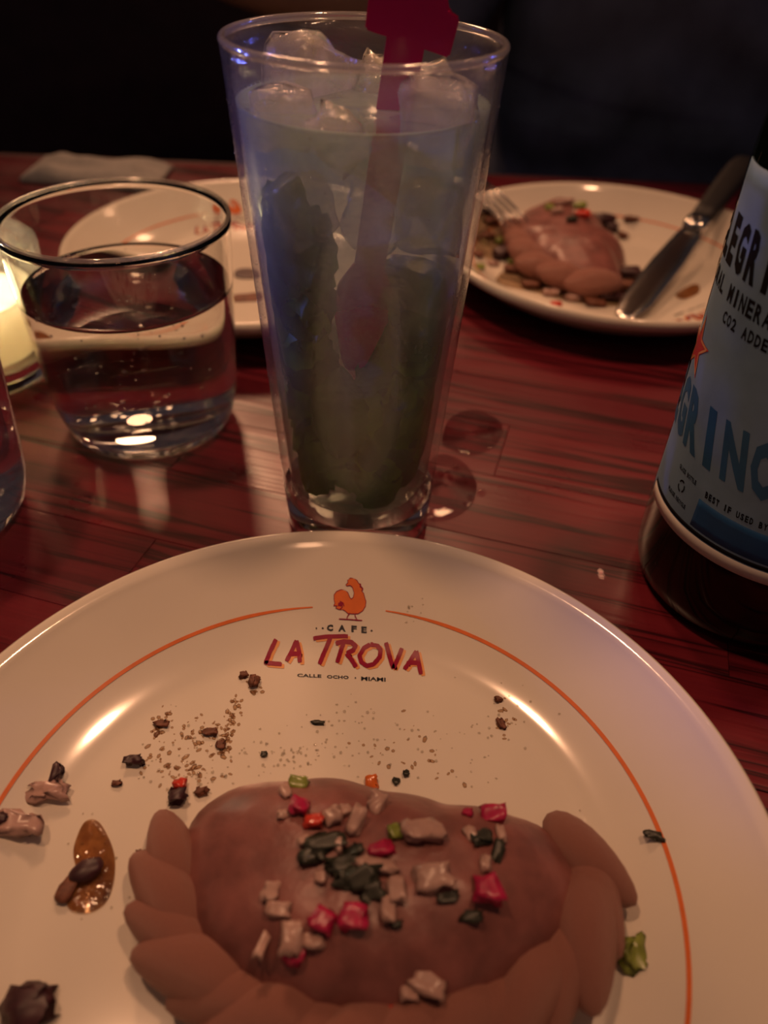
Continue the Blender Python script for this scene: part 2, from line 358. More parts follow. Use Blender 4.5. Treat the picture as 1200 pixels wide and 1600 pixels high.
rng = random.Random(4)
GA = math.radians(-15.0); ca, sa = math.cos(GA), math.sin(GA); SW = 0.040; SC = (0.0, 0.26)
for row in range(-16, 17):
    x = -0.95 + rng.random() * 0.25
    while x < 0.95:
        ln = rng.uniform(0.20, 0.42); y = row * SW + 0.012; g = 0.00006
        q = [(x + g, y + g), (x + ln - g, y + g), (x + ln - g, y + SW - g), (x + g, y + SW - g)]; x += ln
        q = [(SC[0] + a * ca - b * sa, SC[1] + a * sa + b * ca) for a, b in q]
        for ax, lim, kl in ((0, TX0, False), (0, TX1, True), (1, TY0, False), (1, TY1, True)):
            q = clip(q, ax, lim, kl)
            if not q: break
        if len(q) < 3: continue
        area2 = sum(q[i - 1][0] * q[i][1] - q[i][0] * q[i - 1][1] for i in range(len(q)))
        if abs(area2) < 2e-5: continue
        cx = sum(p[0] for p in q) / len(q); cy = sum(p[1] for p in q) / len(q)
        dz = -rng.random() * 0.00005
        n = len(q); v = []
        for p in q:                                             # to the stave's own axes, grain along x
            dx, dy = p[0] - cx, p[1] - cy; lx, ly = dx * ca + dy * sa, -dx * sa + dy * ca
            v.append((lx, ly, -0.012))
        for ch, z in ((0.0, -0.0002), (0.0002, 0.0)):
            for p in v[:n]:
                l = math.hypot(p[0], p[1]) or 1; v.append((p[0] * (1 - ch / max(abs(p[0]), .004)), p[1] * (1 - ch / max(abs(p[1]), .004)), z + dz))
        f = [tuple(range(n))[::-1], tuple(range(2 * n, 3 * n))]
        for lv in (0, 1):
            for i in range(n): f.append((lv * n + i, lv * n + (i + 1) % n, (lv + 1) * n + (i + 1) % n, (lv + 1) * n + i))
        st = pyobj('stave', v, f, M['wood'], smooth=False); st.location = (cx, cy, 0); st.rotation_euler = (0, 0, GA); under_table(st)

# ------------------------------------------------------------------ plates
PR = 0.107
def pz(r):
    if r < 0.072: return 0.0042
    return 0.0042 + 0.0202 * (min(r, PR) - 0.072) ** 1.35 / 0.035 ** 1.35
NP = Vector((-0.0108, 0.0868, 0)); RP = Vector((0.1335, 0.4680, 0)); LP = Vector((-0.0845, 0.4463, 0))
def plate_fn(c): return lambda x, y: pz(math.hypot(x - c.x, y - c.y))
near_z = plate_fn(NP); right_z = plate_fn(RP); left_z = plate_fn(LP)
prof = [(0, 0.0007), (0.060, 0.0007), (0.0605, 0.0), (0.0675, 0.0), (0.069, 0.0012)]
for k in range(0, 15):
    r = 0.074 + (PR - 0.0005 - 0.074) * k / 14; prof.append((r + 0.0022, max(0.0022, pz(r) - 0.0040)))
prof += [(PR + 0.0014, 0.0222), (PR + 0.0010, 0.0239), (PR - 0.0004, 0.0246)]
for k in range(1, 19):
    r = PR - 0.0010 - (PR - 0.0010 - 0.070) * k / 18; prof.append((r, pz(r)))
prof += [(0.035, 0.0042), (0, 0.0042)]
plate = lathe('dinner_plate', prof, M['china'], NP, 160)
tag(plate, 'cream plate with the folded turnover, crumbs and its printed cafe logo readable upright', 'plate', 'cream logo plates')
def on_plate(px, py, lift=0.00018):
    p = hit(px, py, near_z); return (p.x - NP.x, p.y - NP.y, p.z + lift)
def polar(r, a, lift=0.00018): return (r * math.cos(a), r * math.sin(a), pz(r) + lift)
fl = Flat()                                                       # the thin orange line, open behind the emblem
a0, a1 = math.radians(81.5), math.radians(97.5 - 360); n = 150
V = []; F = []
for i in range(n + 1):
    a = a0 + (a1 - a0) * i / n; tpr = 1.0 if 6 < i < n - 6 else 0.35 + 0.65 * min(i, n - i) / 6
    V += [(0.0859 - 0.0005 * tpr, a), (0.0859 + 0.0005 * tpr, a)]
F = [(2 * i, 2 * i + 1, 2 * i + 3, 2 * i + 2) for i in range(n)]
fl.add((V, F), polar); fl.build('rim_line', M['orange_print'], plate)
Z3 = lambda x, y: (360 + x / 3.3333, 880 + y / 3.3333)            # enlarged-view coordinates of the emblem
def zp(lift=0.00018): return lambda x, y: on_plate(*Z3(x, y), lift)
letters = [  # hand-painted capitals L A T R O V A
    [[(238, 400), (205, 470), (182, 528)], [(178, 522), (230, 528), (268, 531)]],
    [[(345, 408), (318, 465), (292, 515)], [(345, 408), (358, 465), (362, 522)], [(305, 478), (335, 476), (362, 478)]],
    [[(432, 397), (500, 388), (612, 385)], [(522, 392), (492, 460), (464, 530)]],
    [[(590, 418), (572, 470), (556, 522)], [(548, 422), (590, 412), (630, 416), (652, 434), (640, 458), (606, 474)], [(604, 474), (630, 505), (655, 545)]],
    [[(728, 428), (695, 445), (672, 485), (682, 520), (712, 538), (748, 528), (778, 492), (782, 455), (762, 432), (728, 428)]],
    [[(810, 418), (826, 480), (848, 552)], [(893, 448), (872, 500), (848, 552)]],
    [[(968, 462), (936, 515), (906, 556)], [(968, 462), (980, 520), (992, 582)], [(918, 525), (950, 522), (986, 526)]]]
for name, mat, ox, oy, w, lift in (('lettering_shadow', 'orange_pale', 13, 8, 23, 0.00014), ('logo_lettering', 'red_print', 0, 0, 23, 0.00024)):
    fl = Flat()
    for L_ in letters:
        for s_ in L_: fl.add(stroke_geo(s_, w), lambda x, y: on_plate(*Z3(x + ox, y + oy), lift))
    fl.build(name, M[mat], plate)
def word_on_plate(fl, s, A, B, h, bold=0.03, sag=0.0):
    """A, B: ends of the baseline in enlarged-view coordinates"""
    def fn(u, v):
        x = A[0] + (B[0] - A[0]) * u; y = A[1] + (B[1] - A[1]) * u - h * v - sag * 4 * u * (1 - u)
        return on_plate(*Z3(x, y), 0.0002)
    fl.add(text_geo(s, bold, 2, 0), fn)
fl = Flat()
for s, A, B in (('C', (502, 357), (535, 357)), ('A', (562, 358), (600, 359)), ('F', (630, 361), (658, 363)), ('E', (682, 366), (710, 368))): word_on_plate(fl, s, A, B, 32, 0.05)
dot = [(math.cos(k * PI / 4), math.sin(k * PI / 4)) for k in range(8)]
for cx, cy, r in ((448, 342, 4), (481, 343, 6), (735, 356, 6)): fl.add((dot, [tuple(range(8))]), lambda x, y: on_plate(*Z3(cx + x * r, cy + y * r), 0.0002))
fl.build('cafe_lettering', M['black_print'], plate)
fl = Flat()
for s, A, B in (('CALLE', (348, 596), (474, 601)), ('OCHO', (503, 604), (616, 608)), ('MIAMI', (681, 612), (808, 618))): word_on_plate(fl, s, A, B, 19, 0.02)
fl.add((dot, [tuple(range(8))]), lambda x, y: on_plate(*Z3(651 + x * 4, 601 + y * 4), 0.0002))
fl.build('street_lettering', M['black_print'], plate)
body = [(540, 195), (540, 172), (552, 152), (575, 141), (597, 144), (612, 160), (622, 182), (630, 192), (640, 182), (644, 160), (636, 130), (625, 122), (606, 124), (601, 116), (612, 108), (610, 94), (624, 84), (644, 83), (660, 94), (668, 108), (680, 116), (674, 128), (688, 138), (682, 150), (694, 160), (698, 180), (706, 204), (703, 230), (688, 252), (665, 266), (636, 270), (612, 268), (598, 254), (585, 248), (565, 244), (548, 238), (556, 226), (538, 226), (544, 212)]
fl = Flat(); fl.add(poly_geo(body, 1), zp(0.00016)); rooster = fl.build('rooster_emblem', M['orange_print'], plate)
fl = Flat()
for i in range(len(body)):
    fl.add(stroke_geo([body[i], body[(i + 1) % len(body)]], 4.0, 1), zp(0.00024))
for s_ in ([(622, 266), (610, 280), (606, 296)], [(648, 266), (650, 282), (658, 298)], [(565, 294), (625, 297), (686, 302)], [(570, 204), (588, 212), (592, 232)], [(560, 228), (572, 214), (584, 216), (582, 236), (570, 244)], [(672, 112), (690, 140), (684, 152)]):
    fl.add(stroke_geo(s_, 5.0, 3), zp(0.00026))
fl.add(([(x * 14 + 574, y * 11 + 218) for x, y in dot], [tuple(range(8))]), zp(0.00025))
fl.build('emblem_outline', M['red_print'], rooster)
def copy_tree(o, parent=None):
    c = o.copy(); COL.objects.link(c); c.parent = parent
    for ch in o.children: copy_tree(ch, c)
    return c
pl_r = copy_tree(plate); pl_r.location = RP; pl_r.rotation_euler = (0, 0, math.radians(-143)); tag(pl_r, 'cream plate beyond the bottle with the bitten turnover, fork and knife', 'plate', 'cream logo plates')
pl_l = copy_tree(plate); pl_l.location = LP; pl_l.rotation_euler = (0, 0, math.radians(18)); tag(pl_l, 'nearly empty cream plate behind the water tumbler with brown sauce streaks', 'plate', 'cream logo plates')

# ------------------------------------------------------------------ turnovers
def turnover(outline, centre, base_fn, H, seed, rope, nfold, fold, label, flat=2.4, group='fried turnovers', rope_z=0.0045):
    """a dome of dough over the outline; rope = path of the crimped edge, each fold its own part"""
    C = Vector(centre)
    pol = sorted((math.atan2(p[1] - C.y, p[0] - C.x), math.hypot(p[0] - C.x, p[1] - C.y)) for p in outline)
    def R(a):
        for i in range(len(pol)):
            a0, r0 = pol[i - 1]; a1, r1 = pol[i]
            if i == 0: a0 -= 2 * PI
            for aa in (a, a - 2 * PI, a + 2 * PI):
                if a0 <= aa <= a1:
                    t = (aa - a0) / (a1 - a0 + 1e-9); t = t * t * (3 - 2 * t) * 0.4 + t * 0.6; return r0 + (r1 - r0) * t
        return pol[0][1]
    rtab = [R(-PI + 2 * PI * k / 240) for k in range(240)]
    for _ in range(5): rtab = [(rtab[k - 1] + 2 * rtab[k] + rtab[(k + 1) % 240]) / 4 for k in range(240)]
    def Rs(a):
        u = ((a + PI) / (2 * PI) * 240) % 240; k = int(u) % 240; return rtab[k] * (1 - (u - int(u))) + rtab[(k + 1) % 240] * (u - int(u))
    def h(x, y):
        dx, dy = x - C.x, y - C.y; s = math.hypot(dx, dy) / Rs(math.atan2(dy, dx))
        if s >= 1: return base_fn(x, y)
        n_ = noise.noise(Vector((x * 45 + seed, y * 45, seed))) * 0.0022 + noise.noise(Vector((x * 160 + seed, y * 160, seed))) * 0.0006
        return base_fn(x, y) + 0.0005 + (H + n_) * (1 - s ** flat) ** 0.55
    v = []; f = []; nr, na = 26, 120
    v.append((C.x, C.y, h(C.x, C.y)))
    for i in range(1, nr + 1):
        s = math.sin(i / nr * PI / 2) if i < nr else 0.9995
        for k in range(na):
            a = -PI + 2 * PI * k / na; r = Rs(a) * s; x, y = C.x + r * math.cos(a), C.y + r * math.sin(a); v.append((x, y, h(x, y)))
    for k in range(na): f.append((0, 1 + k, 1 + (k + 1) % na))
    for i in range(nr - 1):
        for k in range(na):
            a = 1 + i * na + k; b_ = 1 + i * na + (k + 1) % na; f.append((a, a + na, b_ + na, b_))
    b0 = len(v); 
    for k in range(na):
        p = v[1 + (nr - 1) * na + k]; v.append((p[0], p[1], base_fn(p[0], p[1]) + 0.0004))
    for k in range(na):
        a = 1 + (nr - 1) * na; f.append((a + k, b0 + k, b0 + (k + 1) % na, a + (k + 1) % na))
    f.append(tuple(range(b0 + na - 1, b0 - 1, -1)))
    z0 = base_fn(C.x, C.y)
    v = [(p[0] - C.x, p[1] - C.y, p[2] - z0) for p in v]
    root = pyobj('turnover', v, f, M['dough']); root.location = (C.x, C.y, z0)
    tag(root, label, 'turnover', group)
    # folds of the crimp
    bm = bmesh.new(); bmesh.ops.create_uvsphere(bm, u_segments=20, v_segments=12, radius=1.0)
    for q in bm.verts:
        p = q.co.copy(); q.co = Vector((p.x, p.y * (1.0 - 0.18 * p.x) + 0.22 * p.x * p.x, p.z * (0.95 - 0.25 * p.x * p.x) - 0.10 * p.x * p.x))
    me = bpy.data.meshes.new('crimp_fold'); bm.to_mesh(me); bm.free(); me.materials.append(M['crimp'])
    for p in me.polygons: p.use_smooth = True
    L = [0]; rp = [Vector(q) for q in rope]
    for a, b_ in zip(rp[:-1], rp[1:]): L.append(L[-1] + (b_ - a).length)
    def along(d):
        for i in range(len(rp) - 1):
            if d <= L[i + 1] + 1e-9: return rp[i].lerp(rp[i + 1], (d - L[i]) / (L[i + 1] - L[i]))
        return rp[-1]
    rg = random.Random(seed)
    for k in range(nfold):
        d = L[-1] * (k + 0.5) / nfold; p = along(d); tg = (along(min(L[-1], d + 0.006)) - along(max(0, d - 0.006))).normalized()
        sc = fold * rg.uniform(0.92, 1.12)
        o = bpy.data.objects.new('crimp_fold', me); COL.objects.link(o); o.parent = root
        o.location = (p.x - C.x, p.y - C.y, rope_z + rg.uniform(-0.0004, 0.0006))
        o.rotation_euler = (math.radians(rg.uniform(-8, 8)), math.radians(rg.uniform(-6, 6)), math.atan2(tg.y, tg.x) + math.radians(23 + rg.uniform(-5, 5)))
        o.scale = (0.0130 * sc, 0.0058 * sc, 0.0066 * sc)
        mb = o.matrix_basis.copy()
        o.location.z += max(base_fn(C.x + w_.x, C.y + w_.y) + 0.0003 - (z0 + w_.z) for w_ in (mb @ q.co for q in me.vertices))
    return root, h
ZE = 0.011
outl = [at(x, y, ZE) for x, y in ((300, 1262), (345, 1230), (460, 1214), (600, 1232), (700, 1254), (800, 1268), (862, 1288), (900, 1330), (925, 1400), (905, 1470), (850, 1530), (770, 1580), (660, 1615), (540, 1618), (430, 1590), (345, 1540), (295, 1490), (272, 1400), (275, 1320))]
ctr = at(590, 1430, ZE)
rope = [at(x, y, 0.009) for x, y in ((900, 1322), (930, 1385), (915, 1460), (870, 1525), (800, 1575), (700, 1618), (580, 1636), (460, 1618), (370, 1575), (305, 1520), (270, 1460), (262, 1390), (272, 1335), (280, 1315))]
turn, emp_h = turnover(outl, (ctr.x, ctr.y, 0), near_z, 0.0235, 3, rope, 16, 1.14, 'golden brown fried turnover with a rope-crimped edge topped with onion and radish salsa')
M_ = M
pieces_seed = [0]
def piece(name, px, py, sx, sy, sz, mat, fn, label, cat, group, rot=None, jit=0.18, rnd=0.45, sink=0.25, tilt=18):
    pieces_seed[0] += 1; sd = pieces_seed[0]; rg = random.Random(sd * 7 + 1)
    me = chunk_mesh(name, sx, sy, sz, sd, jit, rnd, 3)
    p = hit(px, py, fn)
    e = (math.radians(rg.uniform(-tilt, tilt)), math.radians(rg.uniform(-tilt, tilt)), math.radians(rot if rot is not None else rg.uniform(0, 180)))
    o = new_obj(name, me, M[mat]); o.rotation_euler = e
    from mathutils import Euler
    mz = min_z(me, Euler(e).to_matrix())
    o.location = (p.x, p.y, p.z - mz * (1 - sink)); tag(o, label, cat, group)
    return o
k_ = 0.000165   # metres per picture pixel at the near plate
TOP = [('onion', 447, 1240, 15, 26, 12), ('onion', 520, 1280, 24, 22, 18), ('onion', 556, 1290, 20, 36, 16), ('onion', 588, 1258, 26, 34, 18), ('onion', 540, 1268, 16, 16, 12), ('onion', 660, 1304, 52, 34, 20), ('onion', 676, 1376, 44, 30, 18), ('onion', 588, 1356, 52, 18, 14), ('onion', 618, 1392, 22, 34, 14), ('onion', 606, 1420, 18, 34, 12), ('onion', 455, 1470, 26, 40, 18), ('onion', 412, 1476, 12, 40, 12), ('onion', 438, 1424, 30, 18, 10), ('onion', 490, 1474, 26, 16, 12), ('onion', 442, 1275, 14, 12, 9), ('onion', 476, 1316, 18, 12, 10), ('onion', 735, 1305, 16, 22, 10), ('onion', 782, 1305, 12, 26, 10), ('onion', 758, 1352, 14, 22, 12), ('onion', 500, 1374, 16, 14, 10), ('onion', 530, 1322, 12, 18, 10), ('onion', 668, 1540, 40, 22, 14), ('onion', 640, 1556, 22, 16, 12), ('onion', 425, 1395, 20, 24, 8),
       ('radish', 468, 1264, 24, 26, 16), ('radish', 596, 1332, 34, 18, 16), ('radish', 760, 1393, 36, 34, 22), ('radish', 768, 1276, 34, 26, 16), ('radish', 730, 1272, 14, 12, 10), ('radish', 505, 1443, 28, 26, 16), ('radish', 552, 1437, 32, 30, 18), ('radish', 458, 1494, 28, 22, 14),
       ('tomato', 490, 1286, 26, 18, 15), ('tomato', 618, 1584, 30, 20, 14), ('carrot', 580, 1226, 18, 22, 14), ('green', 466, 1226, 28, 22, 16), ('green', 617, 1302, 18, 20, 12),
       ('herb', 508, 1318, 42, 24, 9), ('herb', 490, 1338, 34, 22, 8), ('herb', 538, 1350, 48, 26, 9), ('herb', 566, 1374, 46, 28, 9), ('herb', 582, 1396, 26, 22, 8), ('herb', 545, 1380, 40, 20, 7), ('herb', 552, 1332, 26, 14, 8), ('herb', 752, 1312, 30, 20, 9), ('herb', 778, 1332, 14, 30, 8), ('herb', 700, 1404, 24, 12, 7), ('herb', 620, 1446, 14, 10, 6), ('herb', 735, 1434, 26, 14, 6)]
TL = {'onion': ('onion_piece', 'pale diced onion on top of the whole turnover', 'onion'), 'radish': ('radish_piece', 'bright pink diced radish on top of the whole turnover', 'radish'), 'tomato': ('pepper_piece', 'shiny red pepper dice on the whole turnover', 'pepper'),
      'carrot': ('pepper_piece', 'orange pepper dice at the back edge of the whole turnover', 'pepper'), 'green': ('pepper_piece', 'light green pepper dice on the whole turnover', 'pepper'), 'herb': ('herb_leaf', 'dark wilted herb leaf on top of the whole turnover', 'herb')}
rg0 = random.Random(2); seen = {}
OWN = {'onion': ['upright onion sliver beside the light green pepper dice on the whole turnover', 'onion dice next to the shiny red pepper dice on the whole turnover', 'long onion piece just behind the dark herb clump', 'onion chunk next to the orange pepper dice', 'small onion dice between two larger onion chunks behind the herb clump', 'largest pale onion wedge, beside the small green pepper dice', 'wide onion wedge standing alone in front of the largest onion wedge', 'long flat onion strip in front of the elongated pink radish', 'upright onion piece at the end of the dark herb clump', 'narrow onion piece in front of the upright onion by the herb clump', 'large onion piece with a pink radish at its foot', 'thin onion matchstick standing apart from the other salsa', 'flat onion dice behind the thin onion matchstick', 'onion bit between the large onion piece and the pair of pink radishes'],
       'radish': ['pink radish dice touching the shiny red pepper dice', 'elongated pink radish dice behind the long flat onion strip', 'largest pink radish dice, sitting apart near the turnover end', 'pink radish dice behind a dark herb leaf near the turnover end', 'tiny pink radish bit near the back edge of the whole turnover', 'smaller of two neighbouring pink radishes in front of the herb clump', 'larger of two neighbouring pink radishes in front of the herb clump', 'pink radish tucked at the foot of the large onion piece'],
       'tomato': ['shiny red pepper dice beside a pink radish at the turnover back', 'red pepper dice near the front crimp of the whole turnover'], 'green': ['light green pepper dice at the back edge of the whole turnover', 'small green pepper dice beside the largest onion wedge']}
for kind, x, y, a, b_, c in TOP:
    nm, lb, ct = TL[kind]; q_ = seen.get(kind, 0); seen[kind] = q_ + 1
    if kind in OWN and q_ < len(OWN[kind]): lb = OWN[kind][q_]
    elif kind == 'onion': lb = 'small pale onion bit scattered in the salsa on the whole turnover'
    piece(nm, x, y, a * k_ * 0.98, b_ * k_ * 0.98, c * k_ * 0.8, kind, emp_h, lb, ct, 'salsa %s on the near turnover' % ct, rot=rg0.uniform(-25, 25), jit=0.42 if kind == 'herb' else 0.30, rnd=0.32, sink=0.35)

# crumbs and sauce on the near plate
CR = [('crumb', 'bean', 212, 1192, 26, 15, 12, 'dark crumb lying alone left of the turnover, under the orange line'), ('crumb', 'bean', 91, 1216, 16, 30, 14, 'dark elongated crumb leaning on a pale onion bit near the plate rim'), ('onion_piece', 'onion', 76, 1240, 46, 30, 14, 'pale onion bit beside the dark elongated crumb near the plate rim'),
      ('onion_piece', 'onion', 34, 1292, 52, 34, 14, 'pale flattened onion bit flecked with dark crumbs near the plate rim'), ('crumb', 'crumb', 56, 1296, 14, 12, 9, 'small brown crumb stuck on the pale flattened onion bit'), ('crumb', 'bean', 6, 1284, 16, 14, 10, 'dark crumb at the outer end of the pale flattened onion bit'),
      ('crumb', 'bean', 278, 1250, 26, 22, 15, 'dark purple crumb touching the back corner of the whole turnover'), ('crumb', 'tomato', 284, 1230, 18, 16, 12, 'reddish crumb beside the dark purple crumb behind the turnover'), ('crumb', 'crumb', 316, 1240, 18, 12, 8, 'brown crumb against the back of the whole turnover'),
      ('crumb', 'crumb', 398, 1069, 16, 20, 10, 'brown crumb just below the first letter of the logo'), ('crumb', 'crumb', 381, 1057, 14, 12, 7, 'tiny brown crumb beside the first letter of the logo'),
      ('crumb', 'bean', 50, 1578, 52, 46, 20, 'large dark filling crumb at the plate edge below the oily sauce spot'), ('herb_leaf', 'green', 985, 1492, 38, 42, 10, 'olive green herb bit lying alone beside the turnover crimp'), ('herb_leaf', 'herb', 1022, 1309, 22, 12, 7, 'dark herb bit lying across the orange plate line'),
      ('herb_leaf', 'herb', 497, 1131, 20, 6, 5, 'thin dark herb sliver below the logo'), ('herb_leaf', 'herb', 634, 1211, 9, 9, 6, 'dark herb speck behind the turnover'), ('herb_leaf', 'herb', 618, 1222, 10, 10, 6, 'dark herb speck behind the turnover'), ('herb_leaf', 'herb', 413, 1180, 10, 8, 5, 'dark herb speck among the oil droplets'),
      ('crumb', 'crumb', 778, 1095, 12, 9, 6, 'small brown crumb below the last letter of the logo'), ('crumb', 'crumb', 783, 1133, 10, 20, 6, 'narrow brown crumb below the last letter of the logo'), ('crumb', 'crumb', 234, 1374, 13, 18, 7, 'brown crumb beside the left crimp of the whole turnover'), ('crumb', 'crumb', 222, 1338, 12, 12, 6, 'small olive crumb left of the whole turnover'),
      ('crumb', 'crumb', 184, 1226, 14, 9, 5, 'small brown crumb between the dark crumbs on the near plate'), ('crumb', 'crumb', 252, 1132, 22, 12, 5, 'flat brown crumb in the brown sauce smear'), ('crumb', 'crumb', 328, 1146, 20, 12, 6, 'reddish brown crumb in the brown sauce smear'), ('crumb', 'crumb', 346, 1166, 14, 12, 6, 'brown crumb at the edge of the brown sauce smear')]
gk = {'crumb': 'crumbs on the near plate', 'onion_piece': 'loose onion bits on the near plate', 'herb_leaf': 'loose herb bits on the near plate'}
for nm, mt, x, y, a, b_, c, lb in CR:
    piece(nm, x, y, a * k_, b_ * k_, c * k_, mt, near_z, lb, 'herb' if nm == 'herb_leaf' else 'onion' if nm == 'onion_piece' else 'crumb', gk[nm], rot=rg0.uniform(-20, 20), jit=0.5, rnd=0.6 if nm == 'onion_piece' else 0.45, sink=0.08, tilt=6)
def film(name, pts, thick, mat, fn, label, cat, seed, zfn=None, group=None):
    """a thin spread of sauce or water lying on a surface, domed to the middle"""
    W_ = [hit(x, y, fn, 0.03) for x, y in pts] if zfn is None else [at(x, y, 0) for x, y in pts]
    n_ = len(W_) * 6; ring = []
    for i in range(len(W_)):                                     # closed Catmull-Rom
        p0, p1, p2, p3 = W_[i - 1], W_[i], W_[(i + 1) % len(W_)], W_[(i + 2) % len(W_)]
        for k in range(6):
            t = k / 6.0; ring.append(0.5 * ((2 * p1) + (p2 - p0) * t + (2 * p0 - 5 * p1 + 4 * p2 - p3) * t * t + (3 * p1 - p0 - 3 * p2 + p3) * t ** 3))
    c = sum(ring, Vector()) / len(ring); v = []; f = []
    for s, hh in ((1.0, 0.0), (0.97, 0.55), (0.9, 0.85), (0.7, 1.0), (0.4, 1.0)):
        for q in ring:
            x, y = c.x + (q.x - c.x) * s, c.y + (q.y - c.y) * s
            w = noise.noise(Vector((x * 220, y * 220, seed))) * 0.35 + 1
            v.append((x - c.x, y - c.y, fn(x, y) - fn(c.x, c.y) + 0.00030 + thick * hh * w))
    m_ = len(ring); v.append((0, 0, 0.00030 + thick))
    for l in range(4):
        for k in range(m_): f.append((l * m_ + k, l * m_ + (k + 1) % m_, (l + 1) * m_ + (k + 1) % m_, (l + 1) * m_ + k))
    for k in range(m_): f.append((4 * m_ + k, 4 * m_ + (k + 1) % m_, 5 * m_))
    f.append(tuple(range(m_ - 1, -1, -1)))
    o = pyobj(name, v, f, M[mat]); o.location = (c.x, c.y, fn(c.x, c.y)); tag(o, label, cat, group)
    return o
spot = film('sauce_spot', [(133, 1285), (152, 1283), (168, 1305), (180, 1340), (178, 1380), (165, 1412), (140, 1428), (112, 1425), (105, 1405), (120, 1370), (115, 1335), (120, 1310)], 0.0005, 'sauce', near_z, 'oily reddish brown sauce spot with a dark bean in it', 'sauce', 1)
piece('bean', 138, 1366, 42 * k_, 28 * k_, 16 * k_, 'bean', lambda x, y: near_z(x, y) + 0.0004, 'dark purple bean sitting in the oily sauce spot', 'bean', None, rot=35, jit=0.10, rnd=1.0, sink=0.0, tilt=3)
piece('crumb', 107, 1394, 22 * k_, 32 * k_, 12 * k_, 'crumb', near_z, 'brown crumb touching the end of the dark purple bean', 'crumb', None, rot=-15, jit=0.2, rnd=0.6, sink=0.05, tilt=3)
rg = random.Random(31); bm = bmesh.new()
for (x0, y0, x1, y1, sp, n_) in ((240, 1148, 266, 1114, 5, 40), (345, 1185, 372, 1092, 6, 70), (235, 1190, 330, 1215, 16, 60), (250, 1160, 330, 1150, 18, 45), (318, 1148, 336, 1138, 5, 24), (380, 1060, 400, 1075, 6, 16), (560, 1150, 700, 1190, 25, 30), (790, 1080, 790, 1150, 10, 14)):
    for _ in range(n_):
        t_ = rg.random(); p = hit(x0 + (x1 - x0) * t_ + rg.gauss(0, sp), y0 + (y1 - y0) * t_ + rg.gauss(0, sp), near_z); r_ = rg.uniform(0.00015, 0.00080)
        if abs(emp_h(p.x, p.y) - near_z(p.x, p.y)) < 1e-5:
            bmesh.ops.create_icosphere(bm, subdivisions=1, radius=1.0, matrix=Matrix.Translation(p) @ Matrix.Rotation(rg.uniform(0, 3), 4, 'Z') @ Matrix.Diagonal((r_ * rg.uniform(0.8, 2.0), r_, 0.00012, 1)))
o = bmobj('sauce_specks', bm, M['speck']); tag(o, 'fine reddish brown sauce specks smeared behind the whole turnover', 'sauce', kind='stuff')
rg = random.Random(11); bm = bmesh.new()
def drop(bm, p, r):
    mt = Matrix.Translation(p) @ Matrix.Diagonal((r, r * rg.uniform(0.7, 1.2), r * 0.55, 1))
    bmesh.ops.create_icosphere(bm, subdivisions=1, radius=1.0, matrix=mt)
for (cx, cy, sx, sy, n_) in ((300, 1190, 70, 60, 60), (450, 1180, 70, 30, 60), (560, 1150, 110, 50, 60), (720, 1170, 90, 60, 30), (800, 1110, 40, 50, 14), (140, 1350, 40, 70, 26), (250, 1450, 40, 90, 12), (930, 1330, 40, 60, 6), (640, 955, 14, 14, 10)):
    for _ in range(n_):
        p = hit(rg.gauss(cx, sx * 0.6), rg.gauss(cy, sy * 0.6), near_z)
        if abs(emp_h(p.x, p.y) - near_z(p.x, p.y)) < 1e-5: drop(bm, Vector((p.x, p.y, p.z + 0.00005)), rg.uniform(0.00020, 0.00060))
o = bmobj('oil_droplets', bm, M['oil']); tag(o, 'tiny shiny oil droplets scattered over the near plate', 'oil', kind='stuff')

# ------------------------------------------------------------------ right plate: bitten turnover, filling, fork, knife
outl2 = [at(x, y, 0.012) for x, y in ((800, 352), (835, 330), (880, 322), (920, 335), (950, 365), (968, 410), (965, 445), (935, 452), (890, 440), (850, 415), (815, 385))]
c2 = at(885, 385, 0.012)
rope2 = [at(x, y, 0.009) for x, y in ((802, 362), (812, 395), (840, 425), (880, 442), (920, 452), (950, 458))]
turn2, emp2_h = turnover(outl2, (c2.x, c2.y, 0), right_z, 0.021, 8, rope2, 6, 1.32, 'bitten turnover with a thick crimped edge, on the plate with fork and knife')
k2 = 0.00040
FILL = [('bean', 942, 352, 34, 24, 16), ('bean', 955, 362, 20, 16, 12), ('bean', 785, 402, 30, 26, 14), ('crumb', 985, 345, 22, 12, 7), ('crumb', 972, 372, 16, 12, 8), ('crumb', 800, 425, 26, 18, 8), ('bean', 985, 435, 30, 22, 14), ('crumb', 975, 455, 34, 22, 12), ('bean', 955, 470, 36, 18, 10), ('crumb', 1043, 397, 24, 10, 6), ('crumb', 830, 450, 24, 14, 8), ('green', 800, 412, 14, 10, 6), ('onion', 860, 462, 20, 12, 8), ('onion', 895, 470, 22, 12, 8), ('green', 780, 380, 16, 14, 8), ('crumb', 768, 350, 24, 16, 8), ('crumb', 762, 372, 20, 14, 8), ('bean', 760, 335, 18, 12, 8), ('crumb', 745, 400, 18, 14, 6), ('onion', 770, 415, 16, 12, 6), ('green', 750, 420, 12, 10, 6), ('crumb', 930, 478, 26, 12, 8), ('onion', 985, 462, 12, 10, 8), ('crumb', 1005, 440, 12, 10, 6), ('tomato', 868, 478, 14, 8, 5)]
